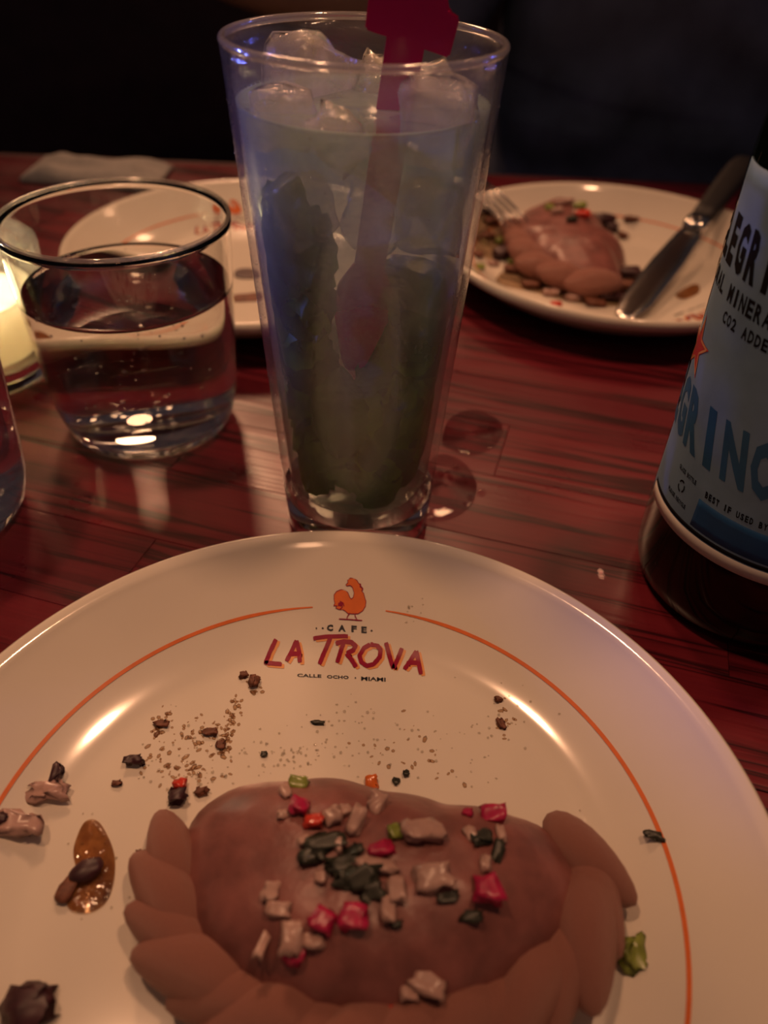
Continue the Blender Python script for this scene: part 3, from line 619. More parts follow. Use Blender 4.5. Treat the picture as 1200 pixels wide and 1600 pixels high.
for i, (mt, x, y, a, b_, c) in enumerate(FILL):
    nm = {'bean': 'bean', 'crumb': 'crumb', 'green': 'pepper_piece', 'onion': 'onion_piece', 'tomato': 'pepper_piece'}[mt]
    lb = {'bean': 'dark bean of spilled filling beside the bitten turnover', 'crumb': 'brown filling crumb around the bitten turnover', 'green': 'green pepper bit around the bitten turnover', 'onion': 'pale onion bit around the bitten turnover', 'tomato': 'red pepper bit in front of the bitten turnover'}[mt]
    piece(nm, x, y, a * k2, b_ * k2, c * k2, mt, right_z, lb, {'bean': 'bean', 'crumb': 'crumb', 'green': 'pepper', 'onion': 'onion', 'tomato': 'pepper'}[mt], 'spilled filling of the bitten turnover: ' + mt, rot=0, jit=0.3, rnd=0.5, sink=0.05, tilt=5)
for i, (mt, x, y, a, b_, c) in enumerate([('onion', 880, 322, 30, 12, 10), ('green', 905, 326, 20, 12, 9), ('onion', 870, 334, 18, 12, 9), ('tomato', 910, 340, 22, 14, 10), ('herb', 893, 345, 16, 12, 6), ('onion', 900, 336, 14, 12, 8), ('green', 858, 328, 14, 12, 8)]):
    nm, lb, ct = TL[mt]; piece(nm, x, y, a * k2, b_ * k2, c * k2, mt, emp2_h, {'onion': 'pale onion dice on top of the bitten turnover', 'green': 'green pepper dice on top of the bitten turnover', 'tomato': 'red pepper dice on top of the bitten turnover', 'herb': 'dark herb leaf on top of the bitten turnover'}[mt], ct, 'salsa on the bitten turnover: ' + mt, rot=0, sink=0.25)
film('sauce_smear', [(775, 440), (800, 420), (860, 445), (930, 470), (990, 470), (955, 480), (900, 474), (835, 458)], 0.0003, 'grease', right_z, 'greasy brown sauce puddle in front of the bitten turnover', 'sauce', 21)
film('sauce_smear', [(1055, 462), (1075, 448), (1090, 445), (1092, 458), (1070, 468)], 0.0003, 'sauce', right_z, 'pale brown sauce smear beside the red logo on the plate with the knife', 'sauce', 22)
film('sauce_smear', [(755, 330), (790, 345), (800, 385), (775, 405), (745, 395), (738, 360)], 0.0003, 'grease', right_z, 'brown sauce smear under the fork tines', 'sauce', 23)

def flatbar(name, secs, mat, parent, n=14):
    """secs: (x, half width, half thickness, z) along the length; rounded cross-sections"""
    v = []; f = []
    for x, w, h_, z in secs:
        for k in range(n):
            t = 2 * PI * k / n; c, s = math.cos(t), math.sin(t)
            v.append((x, w * math.copysign(abs(c) ** 0.7, c), z + h_ * math.copysign(abs(s) ** 0.7, s)))
    for i in range(len(secs) - 1):
        for k in range(n): f.append((i * n + k, (i + 1) * n + k, (i + 1) * n + (k + 1) % n, i * n + (k + 1) % n))
    f.append(tuple(range(n))); f.append(tuple(range((len(secs) - 1) * n, len(secs) * n))[::-1])
    return pyobj(name, v, f, mat, parent)
knife = bpy.data.objects.new('table_knife', None); COL.objects.link(knife)
tag(knife, 'table knife with dark handle and bright bolster lying across the plate rim', 'knife')
tip = Vector((0.1270, 0.3975, 0.0064)); rimp = Vector((0.2170, 0.5400, 0.0300))
dv = rimp - tip; knife.location = tip
knife.rotation_euler = (0, -math.asin(dv.z / dv.length), math.atan2(dv.y, dv.x))
flatbar('blade', [(0, 0.002, 0.0004, 0.0008), (0.006, 0.006, 0.0006, 0.0008), (0.02, 0.0092, 0.0008, 0.0008), (0.07, 0.0095, 0.001, 0.001), (0.105, 0.008, 0.0014, 0.0012), (0.113, 0.0062, 0.002, 0.0016)], M['steel'], knife)
flatbar('bolster', [(0.112, 0.0062, 0.0028, 0.0022), (0.116, 0.0075, 0.0040, 0.003), (0.124, 0.0078, 0.0044, 0.003), (0.127, 0.0068, 0.0040, 0.003)], M['steel'], knife)
flatbar('handle', [(0.126, 0.0066, 0.0040, 0.003), (0.14, 0.0074, 0.0046, 0.003), (0.18, 0.0088, 0.0052, 0.003), (0.21, 0.0092, 0.0052, 0.003), (0.222, 0.0075, 0.0044, 0.003), (0.226, 0.003, 0.002, 0.003)], M['handle'], knife)
fork = bpy.data.objects.new('table_fork', None); COL.objects.link(fork)
tag(fork, 'steel dinner fork with its tines resting on the bitten turnover', 'fork')
ft = Vector((0.0775, 0.4985, 0.0218)); fr = Vector((0.0255, 0.5790, 0.0312)); dv = fr - ft; fork.location = ft
fork.rotation_euler = (0, -math.asin(dv.z / dv.length), math.atan2(dv.y, dv.x))
for k in range(4):
    y0 = (k - 1.5) * 0.0058; v, f = tube_data([(0, y0, -0.001), (0.012, y0, 0.001), (0.030, y0, 0.004), (0.048, y0 * 0.98, 0.005)], [0.0006, 0.0011, 0.0014, 0.0016], 8, 0.7); pyobj('tine', v, f, M['steel'], fork)
flatbar('neck', [(0.045, 0.0108, 0.0012, 0.005), (0.060, 0.0102, 0.0014, 0.0045), (0.072, 0.006, 0.0018, 0.0035), (0.085, 0.0034, 0.0022, 0.0025)], M['steel'], fork)
flatbar('handle', [(0.083, 0.0034, 0.0022, 0.0025), (0.12, 0.0040, 0.0022, 0.0020), (0.165, 0.0075, 0.0020, 0.0015), (0.185, 0.0085, 0.0018, 0.0012), (0.192, 0.005, 0.0012, 0.0012)], M['steel'], fork)

# left plate leftovers
film('sauce_smear', [(368, 424), (384, 420), (402, 424), (404, 434), (386, 437), (368, 434)], 0.0006, 'bean', left_z, 'dark shiny sauce streak on the plate behind the water tumbler', 'sauce', 31)
film('sauce_smear', [(366, 462), (386, 460), (408, 458), (408, 470), (386, 472), (366, 472)], 0.0004, 'crumb', left_z, 'thin brown sauce streak near the front of the plate behind the tumbler', 'sauce', 32)
film('sauce_smear', [(270, 478), (300, 470), (340, 474), (330, 486), (290, 488)], 0.0003, 'sauce', left_z, 'pale sauce smear on the plate seen through the water tumbler', 'sauce', 33)

# ------------------------------------------------------------------ tall glass with mint drink
TG = Vector((-0.0102, 0.2321, 0)); TH = 0.163
def tg_out(z): return 0.0271 + (0.0376 - 0.0271) * z / TH
def tg_in(z): return tg_out(z) - (0.0030 - 0.0012 * (z / TH))
prof = [(tg_in(0.0165) - 0.0002, 0.0168), (tg_out(0.0165) + 0.0001, 0.0168)] + [(tg_out(z), z) for z in (0.03, 0.06, 0.09, 0.12, 0.145, 0.158)]
prof += [(tg_out(TH - 0.002), TH - 0.0020), (tg_in(TH - 0.002), TH - 0.0020)]
prof += [(tg_in(z), z) for z in (0.155, 0.14, 0.12, 0.09, 0.06, 0.035, 0.024)] + [(tg_in(0.0165) - 0.0002, 0.0168)]
tall = lathe('highball_glass', prof, M['glass_cold'], TG, 128)
lathe('glass_base', [(0, 0.0016), (0.020, 0.0012), (0.0245, 0.0), (0.0262, 0.0004), (tg_out(0.002) + 0.0002, 0.0022), (tg_out(0.008), 0.008), (tg_out(0.0160), 0.0160), (tg_out(0.0165) - 0.0003, 0.01675), (0.018, 0.0164), (0, 0.0162)], M['glass'], (0, 0, 0), 128, tall)
rt = [(tg_out(TH) - 0.0010 + 0.0011 * math.cos(k * PI / 6), TH - 0.0010 + 0.0011 * math.sin(k * PI / 6)) for k in range(13)]
lathe('glass_rim', rt, M['rim_glass'], (0, 0, 0), 128, tall)
rgc = random.Random(77); bm = bmesh.new()
for k in range(620):
    z = rgc.uniform(0.03, 0.150); a = rgc.gauss(-2.55, 0.30) if k % 3 else rgc.uniform(-PI, 0); rr = rgc.uniform(0.00010, 0.00034) * (0.7 if k % 3 else 1)
    R_ = tg_out(z); bmesh.ops.create_icosphere(bm, subdivisions=1, radius=rr, matrix=Matrix.Translation((R_ * math.cos(a), R_ * math.sin(a), z)))
cdn = bmobj('condensation', bm, M['condensation'], tall); cdn['kind'] = 'stuff'
tag(tall, 'tall tapered highball glass with thick base holding a minty drink', 'glass')
LQ = 0.1475
dp = [(0, 0.0172), (0.012, 0.0174), (tg_in(0.018) - 0.0038, 0.0182), (tg_in(0.020) - 0.0008, 0.0204)] + [(tg_in(z) - 0.0003, z) for z in (0.024, 0.035, 0.06, 0.09, 0.12, 0.14, LQ - 0.0006)] + [(tg_in(LQ) - 0.0003, LQ + 0.0006), (tg_in(LQ) - 0.0015, LQ), (0.015, LQ - 0.0002), (0, LQ - 0.0002)]
drink = lathe('cocktail', dp, M['drink'], TG, 96)
tag(drink, 'cloudy pale drink filling the tall glass', 'drink')
# swizzle stick
sw = bpy.data.objects.new('swizzle_stick', None); COL.objects.link(sw)
tag(sw, 'magenta plastic swizzle stick with cross-shaped top standing in the tall glass', 'stirrer')
def slab(name, pts, th, parent, mat):
    bm = bmesh.new(); vs = [bm.verts.new((p[0], -th / 2, p[1])) for p in pts]; fc = bm.faces.new(vs)
    r = bmesh.ops.extrude_face_region(bm, geom=[fc]); bmesh.ops.translate(bm, verts=[g for g in r['geom'] if isinstance(g, bmesh.types.BMVert)], vec=(0, th, 0))
    bmesh.ops.bevel(bm, geom=bm.edges[:], offset=0.0005, segments=2, affect='EDGES')
    return bmobj(name, bm, mat, parent, smooth=False)
sw_top = at(637, 44, 0.1655); sw_bot = Vector((-0.0120, 0.2190, 0.072))
sw.location = sw_bot; axis = (sw_top - sw_bot)
zq = axis.normalized(); xq = Vector((1, 0.05, 0)); xq = (xq - zq * xq.dot(zq)).normalized(); yq = zq.cross(xq)
sw.rotation_euler = Matrix((xq, yq, zq)).transposed().to_euler()
SL = axis.length
slab('stick', [(-0.0045, 0.030), (0.0045, 0.030), (0.0050, SL), (-0.0050, SL)], 0.0030, sw, M['pink'])
slab('paddle', [(-0.0040, 0.003), (-0.002, 0.0), (0.002, 0.0), (0.0040, 0.003), (0.0090, 0.020), (0.0085, 0.027), (0.0046, 0.034), (-0.0046, 0.034), (-0.0085, 0.027), (-0.0090, 0.020)], 0.0032, sw, M['pink'])
slab('cross_head', [(-0.0106, SL - 0.002), (0.0116, SL - 0.0045), (0.0124, SL + 0.0045), (0.0096, SL + 0.0055), (0.0086, SL + 0.0075), (0.006, SL + 0.017), (-0.005, SL + 0.018), (-0.006, SL + 0.0085), (-0.0108, SL + 0.0080)], 0.0034, sw, M['pink'])
# mint leaves
def leaf_mesh(seed, L=0.032, Wd=0.020):
    rg = random.Random(seed); v = []; f = []; nu, nv = 14, 8
    cup = rg.uniform(0.15, 0.45); bend = rg.uniform(-0.5, 0.5)
    for side in (0, 1):
        for i in range(nu + 1):
            u = i / nu; w = Wd / 2 * (math.sin(PI * u ** 0.8) ** 0.75 if 0 < u < 1 else 0.02); w *= 1 + (0.10 if i % 2 else -0.05)
            for j in range(nv + 1):
                s = (j / nv - 0.5) * 2; x = L * (u - 0.5); y = s * w
                z = cup * abs(s) * w + bend * (u - 0.5) ** 2 * L + 0.0010 * math.sin(u * 26 + abs(s) * 4) * (1 - abs(s) * 0.4) - (0.0007 if abs(s) < 0.1 else 0)
                z += noise.noise(Vector((x * 90, y * 90, seed))) * 0.003
                v.append((x, y, z + (0.00025 if side else -0.00025)))
    n1 = (nu + 1) * (nv + 1)
    for i in range(nu):
        for j in range(nv):
            a = i * (nv + 1) + j; f.append((a, a + 1, a + nv + 2, a + nv + 1)); f.append((n1 + a, n1 + a + nv + 1, n1 + a + nv + 2, n1 + a + 1))
    me = bpy.data.meshes.new('mint_leaf'); me.from_pydata(v, [], f); me.update(); return me
rg = random.Random(21); lm = [leaf_mesh(k) for k in range(5)]
for k in range(34):
    z = 0.030 + 0.084 * (k / 33.0); rad = tg_in(z)
    a = -PI / 2 + (((k * 0.618) % 1) - 0.5) * 3.0 if k % 5 else rg.uniform(0, PI)
    if z > 0.072 and abs(a + PI / 2) < 0.75: a = -PI / 2 + math.copysign(1.05, a + PI / 2) + rg.uniform(-0.2, 0.3)
    if z > 0.092: a = -PI / 2 - 1.0 + rg.uniform(-0.25, 0.25)
    r = rad * rg.uniform(0.62, 0.80)
    me = lm[k % 5].copy(); o = new_obj('mint_leaf', me, M['mint'] if k % 3 else M['mint_dark'])
    nrm = Vector((0.55 * math.cos(a) + rg.uniform(-0.3, 0.3), 0.55 * math.sin(a) - 0.7, 0.25 + rg.uniform(-0.25, 0.25))).normalized(); up = Vector((rg.uniform(-0.6, 0.6), rg.uniform(-0.3, 0.3), 1)); up = (up - nrm * up.dot(nrm)).normalized()
    R_ = Matrix((up, nrm.cross(up), nrm)).transposed()
    cx, cy = TG.x + r * math.cos(a), TG.y + r * math.sin(a)
    for v in me.vertices:                                        # keep every leaf inside the glass wall
        p = R_ @ (v.co * (1.08 if z > 0.05 else 0.90)) + Vector((cx, cy, z)); d = Vector((p.x - TG.x, p.y - TG.y)); lim = tg_in(max(0.02, p.z)) - 0.0022
        if d.length > lim: d *= lim / d.length
        p.z = max(p.z, 0.0215); v.co = Vector((TG.x + d.x - cx, TG.y + d.y - cy, p.z - z))
    o.location = (cx, cy, z); tag(o, 'crumpled green mint leaf packed in the tall glass', 'mint leaf', 'mint leaves in the tall glass')
# ice
A_, B_ = 'ice lump floating at the surface of the tall drink', 'ice lump sunk under the surface of the tall drink'
for i, (dx, dy, z, s, lb) in enumerate(((-0.021, -0.010, 0.1445, 0.016, A_), (-0.006, -0.023, 0.1435, 0.013, A_), (0.020, -0.013, 0.1465, 0.019, A_), (0.020, 0.008, 0.145, 0.017, A_), (-0.016, 0.012, 0.149, 0.021, A_), (0.004, 0.020, 0.146, 0.016, A_), (-0.016, -0.014, 0.122, 0.017, B_), (0.019, -0.010, 0.120, 0.019, B_), (0.004, 0.015, 0.112, 0.020, B_), (0.018, -0.008, 0.098, 0.018, B_))):
    me = chunk_mesh('ice_cube', s, s * 0.9, s * 0.85, 60 + i, 0.20, 0.4, 3); o = new_obj('ice_cube', me, M['ice']); o.location = (TG.x + dx, TG.y + dy, z); o.rotation_euler = (0.4 * i, 0.7 * i, i)
    tag(o, lb, 'ice', 'ice in the tall glass')

# ------------------------------------------------------------------ water tumblers
def tumbler(loc, label, wlabel, level, seed, nb):
    def ro(z): return 0.0372 + (0.0432 - 0.0372) * (z / 0.092) ** 0.8
    wt = 0.0015
    prof = [(0, 0.0012), (0.022, 0.0008), (0.0275, 0.0), (0.0310, 0.0005), (0.0340, 0.0022), (0.0361, 0.0052), (0.0372, 0.0095)]
    prof += [(ro(z), z) for z in (0.016, 0.03, 0.05, 0.07, 0.088)]
    prof += [(0.0432, 0.0908), (0.0417, 0.0908)]
    prof += [(ro(z) - wt, z) for z in (0.088, 0.07, 0.05, 0.03, 0.018)]
    prof += [(0.0352, 0.0112), (0.0338, 0.0078), (0.0310, 0.0058), (0.0260, 0.0048), (0, 0.0046)]
    g = lathe('water_tumbler', prof, M['glass'], loc, 128); lathe('glass_rim', [(0.04245 + 0.00085 * math.cos(k * PI / 6), 0.0914 + 0.00085 * math.sin(k * PI / 6)) for k in range(13)], M['rim_glass'], (0, 0, 0), 128, g); tag(g, label, 'glass', 'water tumblers')
    e = 0.00010
    wp = [(0, 0.0046 - e), (0.0260, 0.0048 - e), (0.0310 + e, 0.0058 - e), (0.0338 + e, 0.0078 - e), (0.0352 + e, 0.0112)] + [(ro(z) - wt + e, z) for z in (0.018, 0.03, 0.05, level - 0.001)] + [(ro(level) - wt + e, level + 0.0009), (ro(level) - wt - 0.0010, level + 0.0001), (ro(level) - wt - 0.003, level - 0.0003), (0, level - 0.0003)]
    w = lathe('water', wp, M['water'], loc, 96); tag(w, wlabel, 'water', 'water in the tumblers')
    rg = random.Random(seed); bm = bmesh.new()
    for _ in range(nb):
        a = rg.uniform(-PI, 0) if rg.random() < 0.75 else rg.uniform(0, PI); z = rg.uniform(0.02, level - 0.002) if rg.random() < 0.9 else level - 0.001
        r = ro(z) - wt - 0.0010 if rg.random() < 0.6 else rg.uniform(0, 0.034)
        bmesh.ops.create_icosphere(bm, subdivisions=1, radius=rg.uniform(0.0003, 0.0008), matrix=Matrix.Translation((r * math.cos(a), r * math.sin(a), z)))
    bb = bmobj('bubbles', bm, M['bubble'], w); bb['kind'] = 'stuff'
    return g
tumbler(Vector((-0.1063, 0.2915, 0)), 'rounded water tumbler two-thirds full of bubbly water beside the tall glass', 'clear bubbly water in the tumbler next to the tall glass', 0.0646, 5, 90)
tumbler(Vector((-0.1745, 0.2205, 0)), 'partly seen water tumbler in front of the lit candle holder', 'water in the partly seen tumbler in front of the candle holder', 0.0600, 9, 40)

# ------------------------------------------------------------------ candle holder
VC = Vector((-0.1965, 0.3270, 0))
def fl_(t, z): return 1 + 0.022 * math.cos(18 * t) * min(1, z / 0.02) * max(0, min(1, (0.064 - z) / 0.012))
vprof = [(0, 0.001), (0.026, 0.0), (0.0310, 0.0012), (0.0335, 0.005), (0.0340, 0.0135), (0.0350, 0.035), (0.0362, 0.058), (0.0364, 0.0615), (0.0350, 0.0625), (0.0338, 0.0612), (0.0335, 0.056), (0.0318, 0.035), (0.0308, 0.016), (0.0295, 0.0135), (0, 0.013)]
votive = lathe('candle_holder', [(0.0300, 0.0130), (0.0336, 0.0130)] + vprof[4:-2] + [(0.0300, 0.0145), (0.0300, 0.0130)], M['glass_thin'], VC, 112, flute=fl_)
lathe('glass_foot', [(0, 0.001), (0.026, 0.0), (0.0310, 0.0012), (0.0335, 0.005), (0.0340, 0.0128), (0.030, 0.0130), (0, 0.0126)], M['glass'], (0, 0, 0), 64, votive)
tag(votive, 'fluted glass votive holder with a glowing candle beside the water tumbler', 'candle holder')
cd = bpy.data.objects.new('candle', None); COL.objects.link(cd); cd.location = VC + Vector((0, 0, 0.0135)); tag(cd, 'lit pale tealight candle inside the fluted glass holder', 'candle')
lathe('wax', [(0, 0), (0.0272, 0), (0.0278, 0.001), (0.0282, 0.024), (0.0276, 0.0255), (0.0262, 0.0250), (0.0250, 0.022), (0.0245, 0.014), (0.0225, 0.0125), (0, 0.0120)], M['glow_wax'], (0, 0, 0), 64, cd)
lathe('wick', [(0, 0.012), (0.0008, 0.012), (0.0007, 0.018), (0, 0.0182)], M['handle'], (0, 0, 0), 8, cd)
lathe('flame', [(0, 0.0165), (0.0022, 0.0185), (0.0036, 0.0220), (0.0030, 0.0270), (0.0014, 0.0330), (0, 0.0370)], M['flame'], (0, 0, 0), 20, cd)
bulb('candle_light', VC + Vector((0, 0, 0.0135 + 0.0290)), 0.50, (1.0, 0.80, 0.52), 0.004)

# ------------------------------------------------------------------ mineral water bottle
BC = Vector((0.1330, 0.2052, 0)); BR = 0.0400
def b_out(z):
    for (z0, r0), (z1, r1) in zip(BP[:-1], BP[1:]):
        if z0 <= z <= z1: return r0 + (r1 - r0) * (z - z0) / (z1 - z0)
    return BP[-1][1]
BP = [(0, 0.0335), (0.0015, 0.0365), (0.004, 0.0385), (0.009, 0.0398), (0.016, 0.0400), (0.06, 0.0402), (0.10, 0.0415), (0.14, 0.0425), (0.16, 0.0420), (0.18, 0.0385), (0.20, 0.0310), (0.22, 0.0235), (0.245, 0.0175), (0.27, 0.0150), (0.285, 0.0148)]
prof = [(0, 0.006), (0.022, 0.003), (0.0300, 0.0)] + [(r, z) for z, r in BP] + [(0.0142, 0.2855), (0.0115, 0.2855), (0.0115, 0.27)] + [(r - 0.003, z) for z, r in reversed(BP) if 0.009 < z < 0.27] + [(0.032, 0.008), (0.02, 0.0085), (0, 0.011)]
bottle = lathe('water_bottle', prof, M['bottle'], BC, 128)
tag(bottle, 'dark green glass mineral water bottle with a pale blue paper label', 'bottle')
lathe('cap', [(0, 0.2865), (0.0150, 0.2865), (0.0158, 0.283), (0.0158, 0.272), (0.0152, 0.272), (0.0150, 0.2860), (0, 0.2860)], M['navy_print'], (0, 0, 0), 48, bottle)
def on_bottle(lift): return lambda th, z: (math.sin(math.radians(th)) * (b_out(z) + lift), -math.cos(math.radians(th)) * (b_out(z) + lift), z)
def wrap(name, t0, t1, z0, z1, lift, mat, parent, nt=60, nz=18, edge=None):
    V = []; F = []
    for i in range(nt + 1):
        for j in range(nz + 1):
            th = t0 + (t1 - t0) * i / nt; zz0, zz1 = (z0, z1) if edge is None else edge(th, z0, z1); V.append((th, zz0 + (zz1 - zz0) * j / nz))
    F = [(i * (nz + 1) + j, (i + 1) * (nz + 1) + j, (i + 1) * (nz + 1) + j + 1, i * (nz + 1) + j + 1) for i in range(nt) for j in range(nz)]
    fl = Flat(); fl.add((V, F), on_bottle(lift)); o = fl.build(name, M[mat], parent)
    sd = o.modifiers.new('paper', 'SOLIDIFY'); sd.thickness = 0.00012; sd.offset = -1
    return o
label = wrap('paper_label', -104, 100, 0.0335, 0.142, 0.0002, 'paper', bottle, 80, 24, lambda th, a, b_: (a, b_ + 0.010 * math.cos(math.radians(th * 0.9)) ** 2))
label['label'] = 'pale blue paper label with blue and black lettering'
wrap('label_band', -100.5, 100.5, 0.0330, 0.0375, 0.00026, 'paper_white', label, 80, 2)
wrap('label_stripe', -100, 100, 0.0379, 0.0394, 0.00026, 'black_ink', label, 80, 1)
wrap('blue_panel', -63, 90, 0.0402, 0.0506, 0.00026, 'navy_print', label, 70, 4)
SK = -330.0   # the letters lean a little: degrees of turn per metre of height
def letters_on(fl, s, th0, z0, w, h, pitch, bold=0.02, lift=0.0003, slope=0.0, skew=SK):
    for i, ch in enumerate(s):
        if ch == ' ': continue
        g = text_geo(ch, bold, 2, 1); ww = w * (0.42 if ch in "I.:'" else 1)
        c = th0 + pitch * i
        fl.add(g, lambda u, v: on_bottle(lift)(c + (u - 0.5) * ww + skew * v * h, z0 + slope * (c - th0) + h * v))
fl = Flat(); letters_on(fl, 'S.PELLEGRINO', -52.0 - 10 * 13.4, 0.0612, 11.6, 0.0185, 13.4, 0.05); fl.build('blue_lettering', M['blue_print'], label)
fl = Flat(); letters_on(fl, 'S.PELLEGRINO', -84.5 - 7 * 8.6, 0.1165, 6.6, 0.0130, 8.6, 0.05, skew=-120); fl.build('black_lettering', M['black_ink'], label)
fl = Flat(); letters_on(fl, 'NATURAL MINERAL WATER', -83.0 - 8 * 4.3, 0.1088, 3.4, 0.0048, 4.3, 0.03, skew=-100); letters_on(fl, 'CO2 ADDED', -82, 0.1030, 2.6, 0.0034, 3.3, 0.03, skew=-100); fl.build('small_lettering', M['black_ink'], label)
fl = Flat(); letters_on(fl, 'BEST IF USED BY END:', -60.0, 0.0522, 1.45, 0.0023, 1.95, 0.04, skew=-200); letters_on(fl, 'GLASS BOTTLE', -80, 0.0535, 0.95, 0.0016, 1.12, 0.03, skew=-200); letters_on(fl, 'PLEASE RECYCLE', -83, 0.0432, 0.95, 0.0015, 1.10, 0.03, skew=-200); fl.build('date_lettering', M['black_ink'], label)
fl = Flat()
for k in range(3):
    a = 2 * PI * k / 3 + PI / 2; pts = [(math.cos(a + t) * 1.0, math.sin(a + t)) for t in (-0.5, 0.0, 0.5, 1.1)]
    fl.add(stroke_geo(pts, 0.34, 3), lambda x, y: on_bottle(0.0003)(-75.0 + x * 2.2, 0.0490 + y * 0.0020))
fl.build('recycling_mark', M['black_ink'], label)
def star_pts(R1, R2): return [((R1 if k % 2 == 0 else R2) * math.sin(k * PI / 5), (R1 if k % 2 == 0 else R2) * math.cos(k * PI / 5)) for k in range(10)]
fl = Flat(); fl.add(poly_geo(star_pts(1, 0.40), 2), lambda x, y: on_bottle(0.0003)(-99 + x * 13.5, 0.0895 + y * 0.0100)); star = fl.build('red_star', M['star'], label)
sp = star_pts(0.86, 0.33); fl = Flat()
for i in range(10): fl.add(stroke_geo([sp[i], sp[(i + 1) % 10]], 0.07, 2), lambda x, y: on_bottle(0.00036)(-99 + x * 13.5, 0.0895 + y * 0.0100))
fl.build('star_outline', M['orange_pale'], star)

# ------------------------------------------------------------------ spilt water on the table
tz = lambda x, y: 0.0
PUD = [([(655, 742), (680, 712), (712, 715), (735, 735), (745, 762), (735, 790), (712, 808), (680, 815), (662, 800), (650, 770)], 'round wet patch at the foot of the tall glass'), ([(690, 690), (702, 655), (735, 640), (770, 650), (785, 668), (775, 695), (740, 712), (708, 705)], 'wet patch farther along from the foot of the tall glass')]
for i, (pts, lb) in enumerate(PUD): film('water_puddle', pts, 0.00022, 'puddle', tz, lb, 'puddle', 40 + i, zfn=1)
for i, (x, y, r) in enumerate(((688, 742, 9), (703, 747, 8), (712, 733, 9), (700, 738, 7), (727, 755, 6), (724, 747, 5), (665, 795, 9), (672, 808, 8), (676, 800, 6), (735, 780, 8), (768, 672, 10), (752, 770, 10), (938, 893, 6), (940, 900, 7), (120, 757, 6), (726, 788, 5))):
    p = at(x, y, 0); bm = bmesh.new(); bmesh.ops.create_uvsphere(bm, u_segments=16, v_segments=8, radius=1.0)
    for v in bm.verts: v.co = Vector((v.co.x * r * 0.00019, v.co.y * r * 0.00024, max(0, v.co.z) * 0.0011 + 0.0005 * (i < 10)))
    o = bmobj('water_drop', bm, M['puddle']); o.location = (p.x, p.y, 0.0001); tag(o, 'small clear water drop on the red table', 'water drop', 'water drops on the table')

# ------------------------------------------------------------------ napkin at the far edge
v = []; f = []; nx, ny = 36, 16
for side in (0, 1):
    for i in range(nx + 1):
        for j in range(ny + 1):
            u, w = i / nx, j / ny; x = -0.285 + 0.105 * u; y = 0.598 + 0.058 * w - 0.012 * u
            e = min(u, 1 - u, w, 1 - w) * 5; hh = 0.0035 + 0.010 * min(1, e) * (0.75 + 0.5 * noise.noise(Vector((u * 3, w * 2.2, 3)))) + 0.0022 * math.sin(w * 12 + u * 3)* min(1, e)
            v.append((x + 0.232, y - 0.627, hh if side else 0.0004))
n1 = (nx + 1) * (ny + 1)
for i in range(nx):
    for j in range(ny):
        a = i * (ny + 1) + j; f.append((a, a + 1, a + ny + 2, a + ny + 1)); f.append((n1 + a, n1 + a + ny + 1, n1 + a + ny + 2, n1 + a + 1))
bd = [i * (ny + 1) for i in range(nx + 1)] + [nx * (ny + 1) + j for j in range(1, ny + 1)] + [i * (ny + 1) + ny for i in range(nx - 1, -1, -1)] + [j for j in range(ny - 1, 0, -1)]
for k in range(len(bd)): a, b_ = bd[k], bd[(k + 1) % len(bd)]; f.append((a, b_, n1 + b_, n1 + a))
nap = pyobj('cloth_napkin', v, f, M['napkin']); nap.location = (-0.232, 0.627, 0); tag(nap, 'bunched grey cloth napkin at the far table edge', 'napkin')

# ------------------------------------------------------------------ diner across the table
bench = bpy.data.objects.new('booth_bench', None); COL.objects.link(bench); bench.location = (0, 1.05, FLOOR_Z); tag(bench, 'dark upholstered booth bench behind the seated diner', 'bench')
def ub(o): o.parent = bench; o.location = o.location - bench.location; return o
ub(box('seat_base', -1.4, 1.4, 0.86, 1.22, FLOOR_Z, -0.42, M['bench'])); ub(box('seat_cushion', -1.4, 1.4, 0.82, 1.20, -0.42, -0.352, M['bench'], bev=0.02)); ub(box('backrest', -1.4, 1.4, 1.16, 1.26, -0.32, 0.32, M['bench'], bev=0.02))
def skin_mesh(name, verts, edges, radii, levels=2, root=0):
    me = bpy.data.meshes.new(name); me.from_pydata(verts, edges, []); me.update()
    o = bpy.data.objects.new(name, me); COL.objects.link(o)
    sk = o.modifiers.new('skin', 'SKIN'); sk.use_smooth_shade = True
    for i, r in enumerate(radii): me.skin_vertices[0].data[i].radius = r if isinstance(r, tuple) else (r, r)
    me.skin_vertices[0].data[root].use_root = True
    ss = o.modifiers.new('sub', 'SUBSURF'); ss.levels = levels; ss.render_levels = levels
    dg = bpy.context.evaluated_depsgraph_get(); out = bpy.data.meshes.new_from_object(o.evaluated_get(dg))
    bpy.data.objects.remove(o); bpy.data.meshes.remove(me); return out
PX, PY = 0.27, 0.93
v = [(PX, PY, -0.20), (PX, PY - 0.02, -0.02), (PX, PY - 0.01, 0.14), (PX, PY, 0.27), (PX, PY, 0.34), (PX, PY - 0.02, 0.42), (PX, PY - 0.02, 0.52),
     (PX - 0.17, PY, 0.27), (PX - 0.25, PY - 0.05, 0.08), (PX - 0.37, PY - 0.08, 0.10), (PX - 0.43, PY - 0.085, 0.115),
     (PX + 0.17, PY, 0.27), (PX + 0.24, PY - 0.08, 0.05), (PX + 0.20, PY - 0.15, -0.13), (PX + 0.18, PY - 0.19, -0.15),
     (PX - 0.10, PY - 0.05, -0.21), (PX - 0.11, PY - 0.44, -0.22), (PX - 0.11, PY - 0.42, -0.66), (PX - 0.11, PY - 0.55, -0.70),
     (PX + 0.10, PY - 0.05, -0.21), (PX + 0.11, PY - 0.44, -0.22), (PX + 0.11, PY - 0.42, -0.66), (PX + 0.11, PY - 0.55, -0.70)]
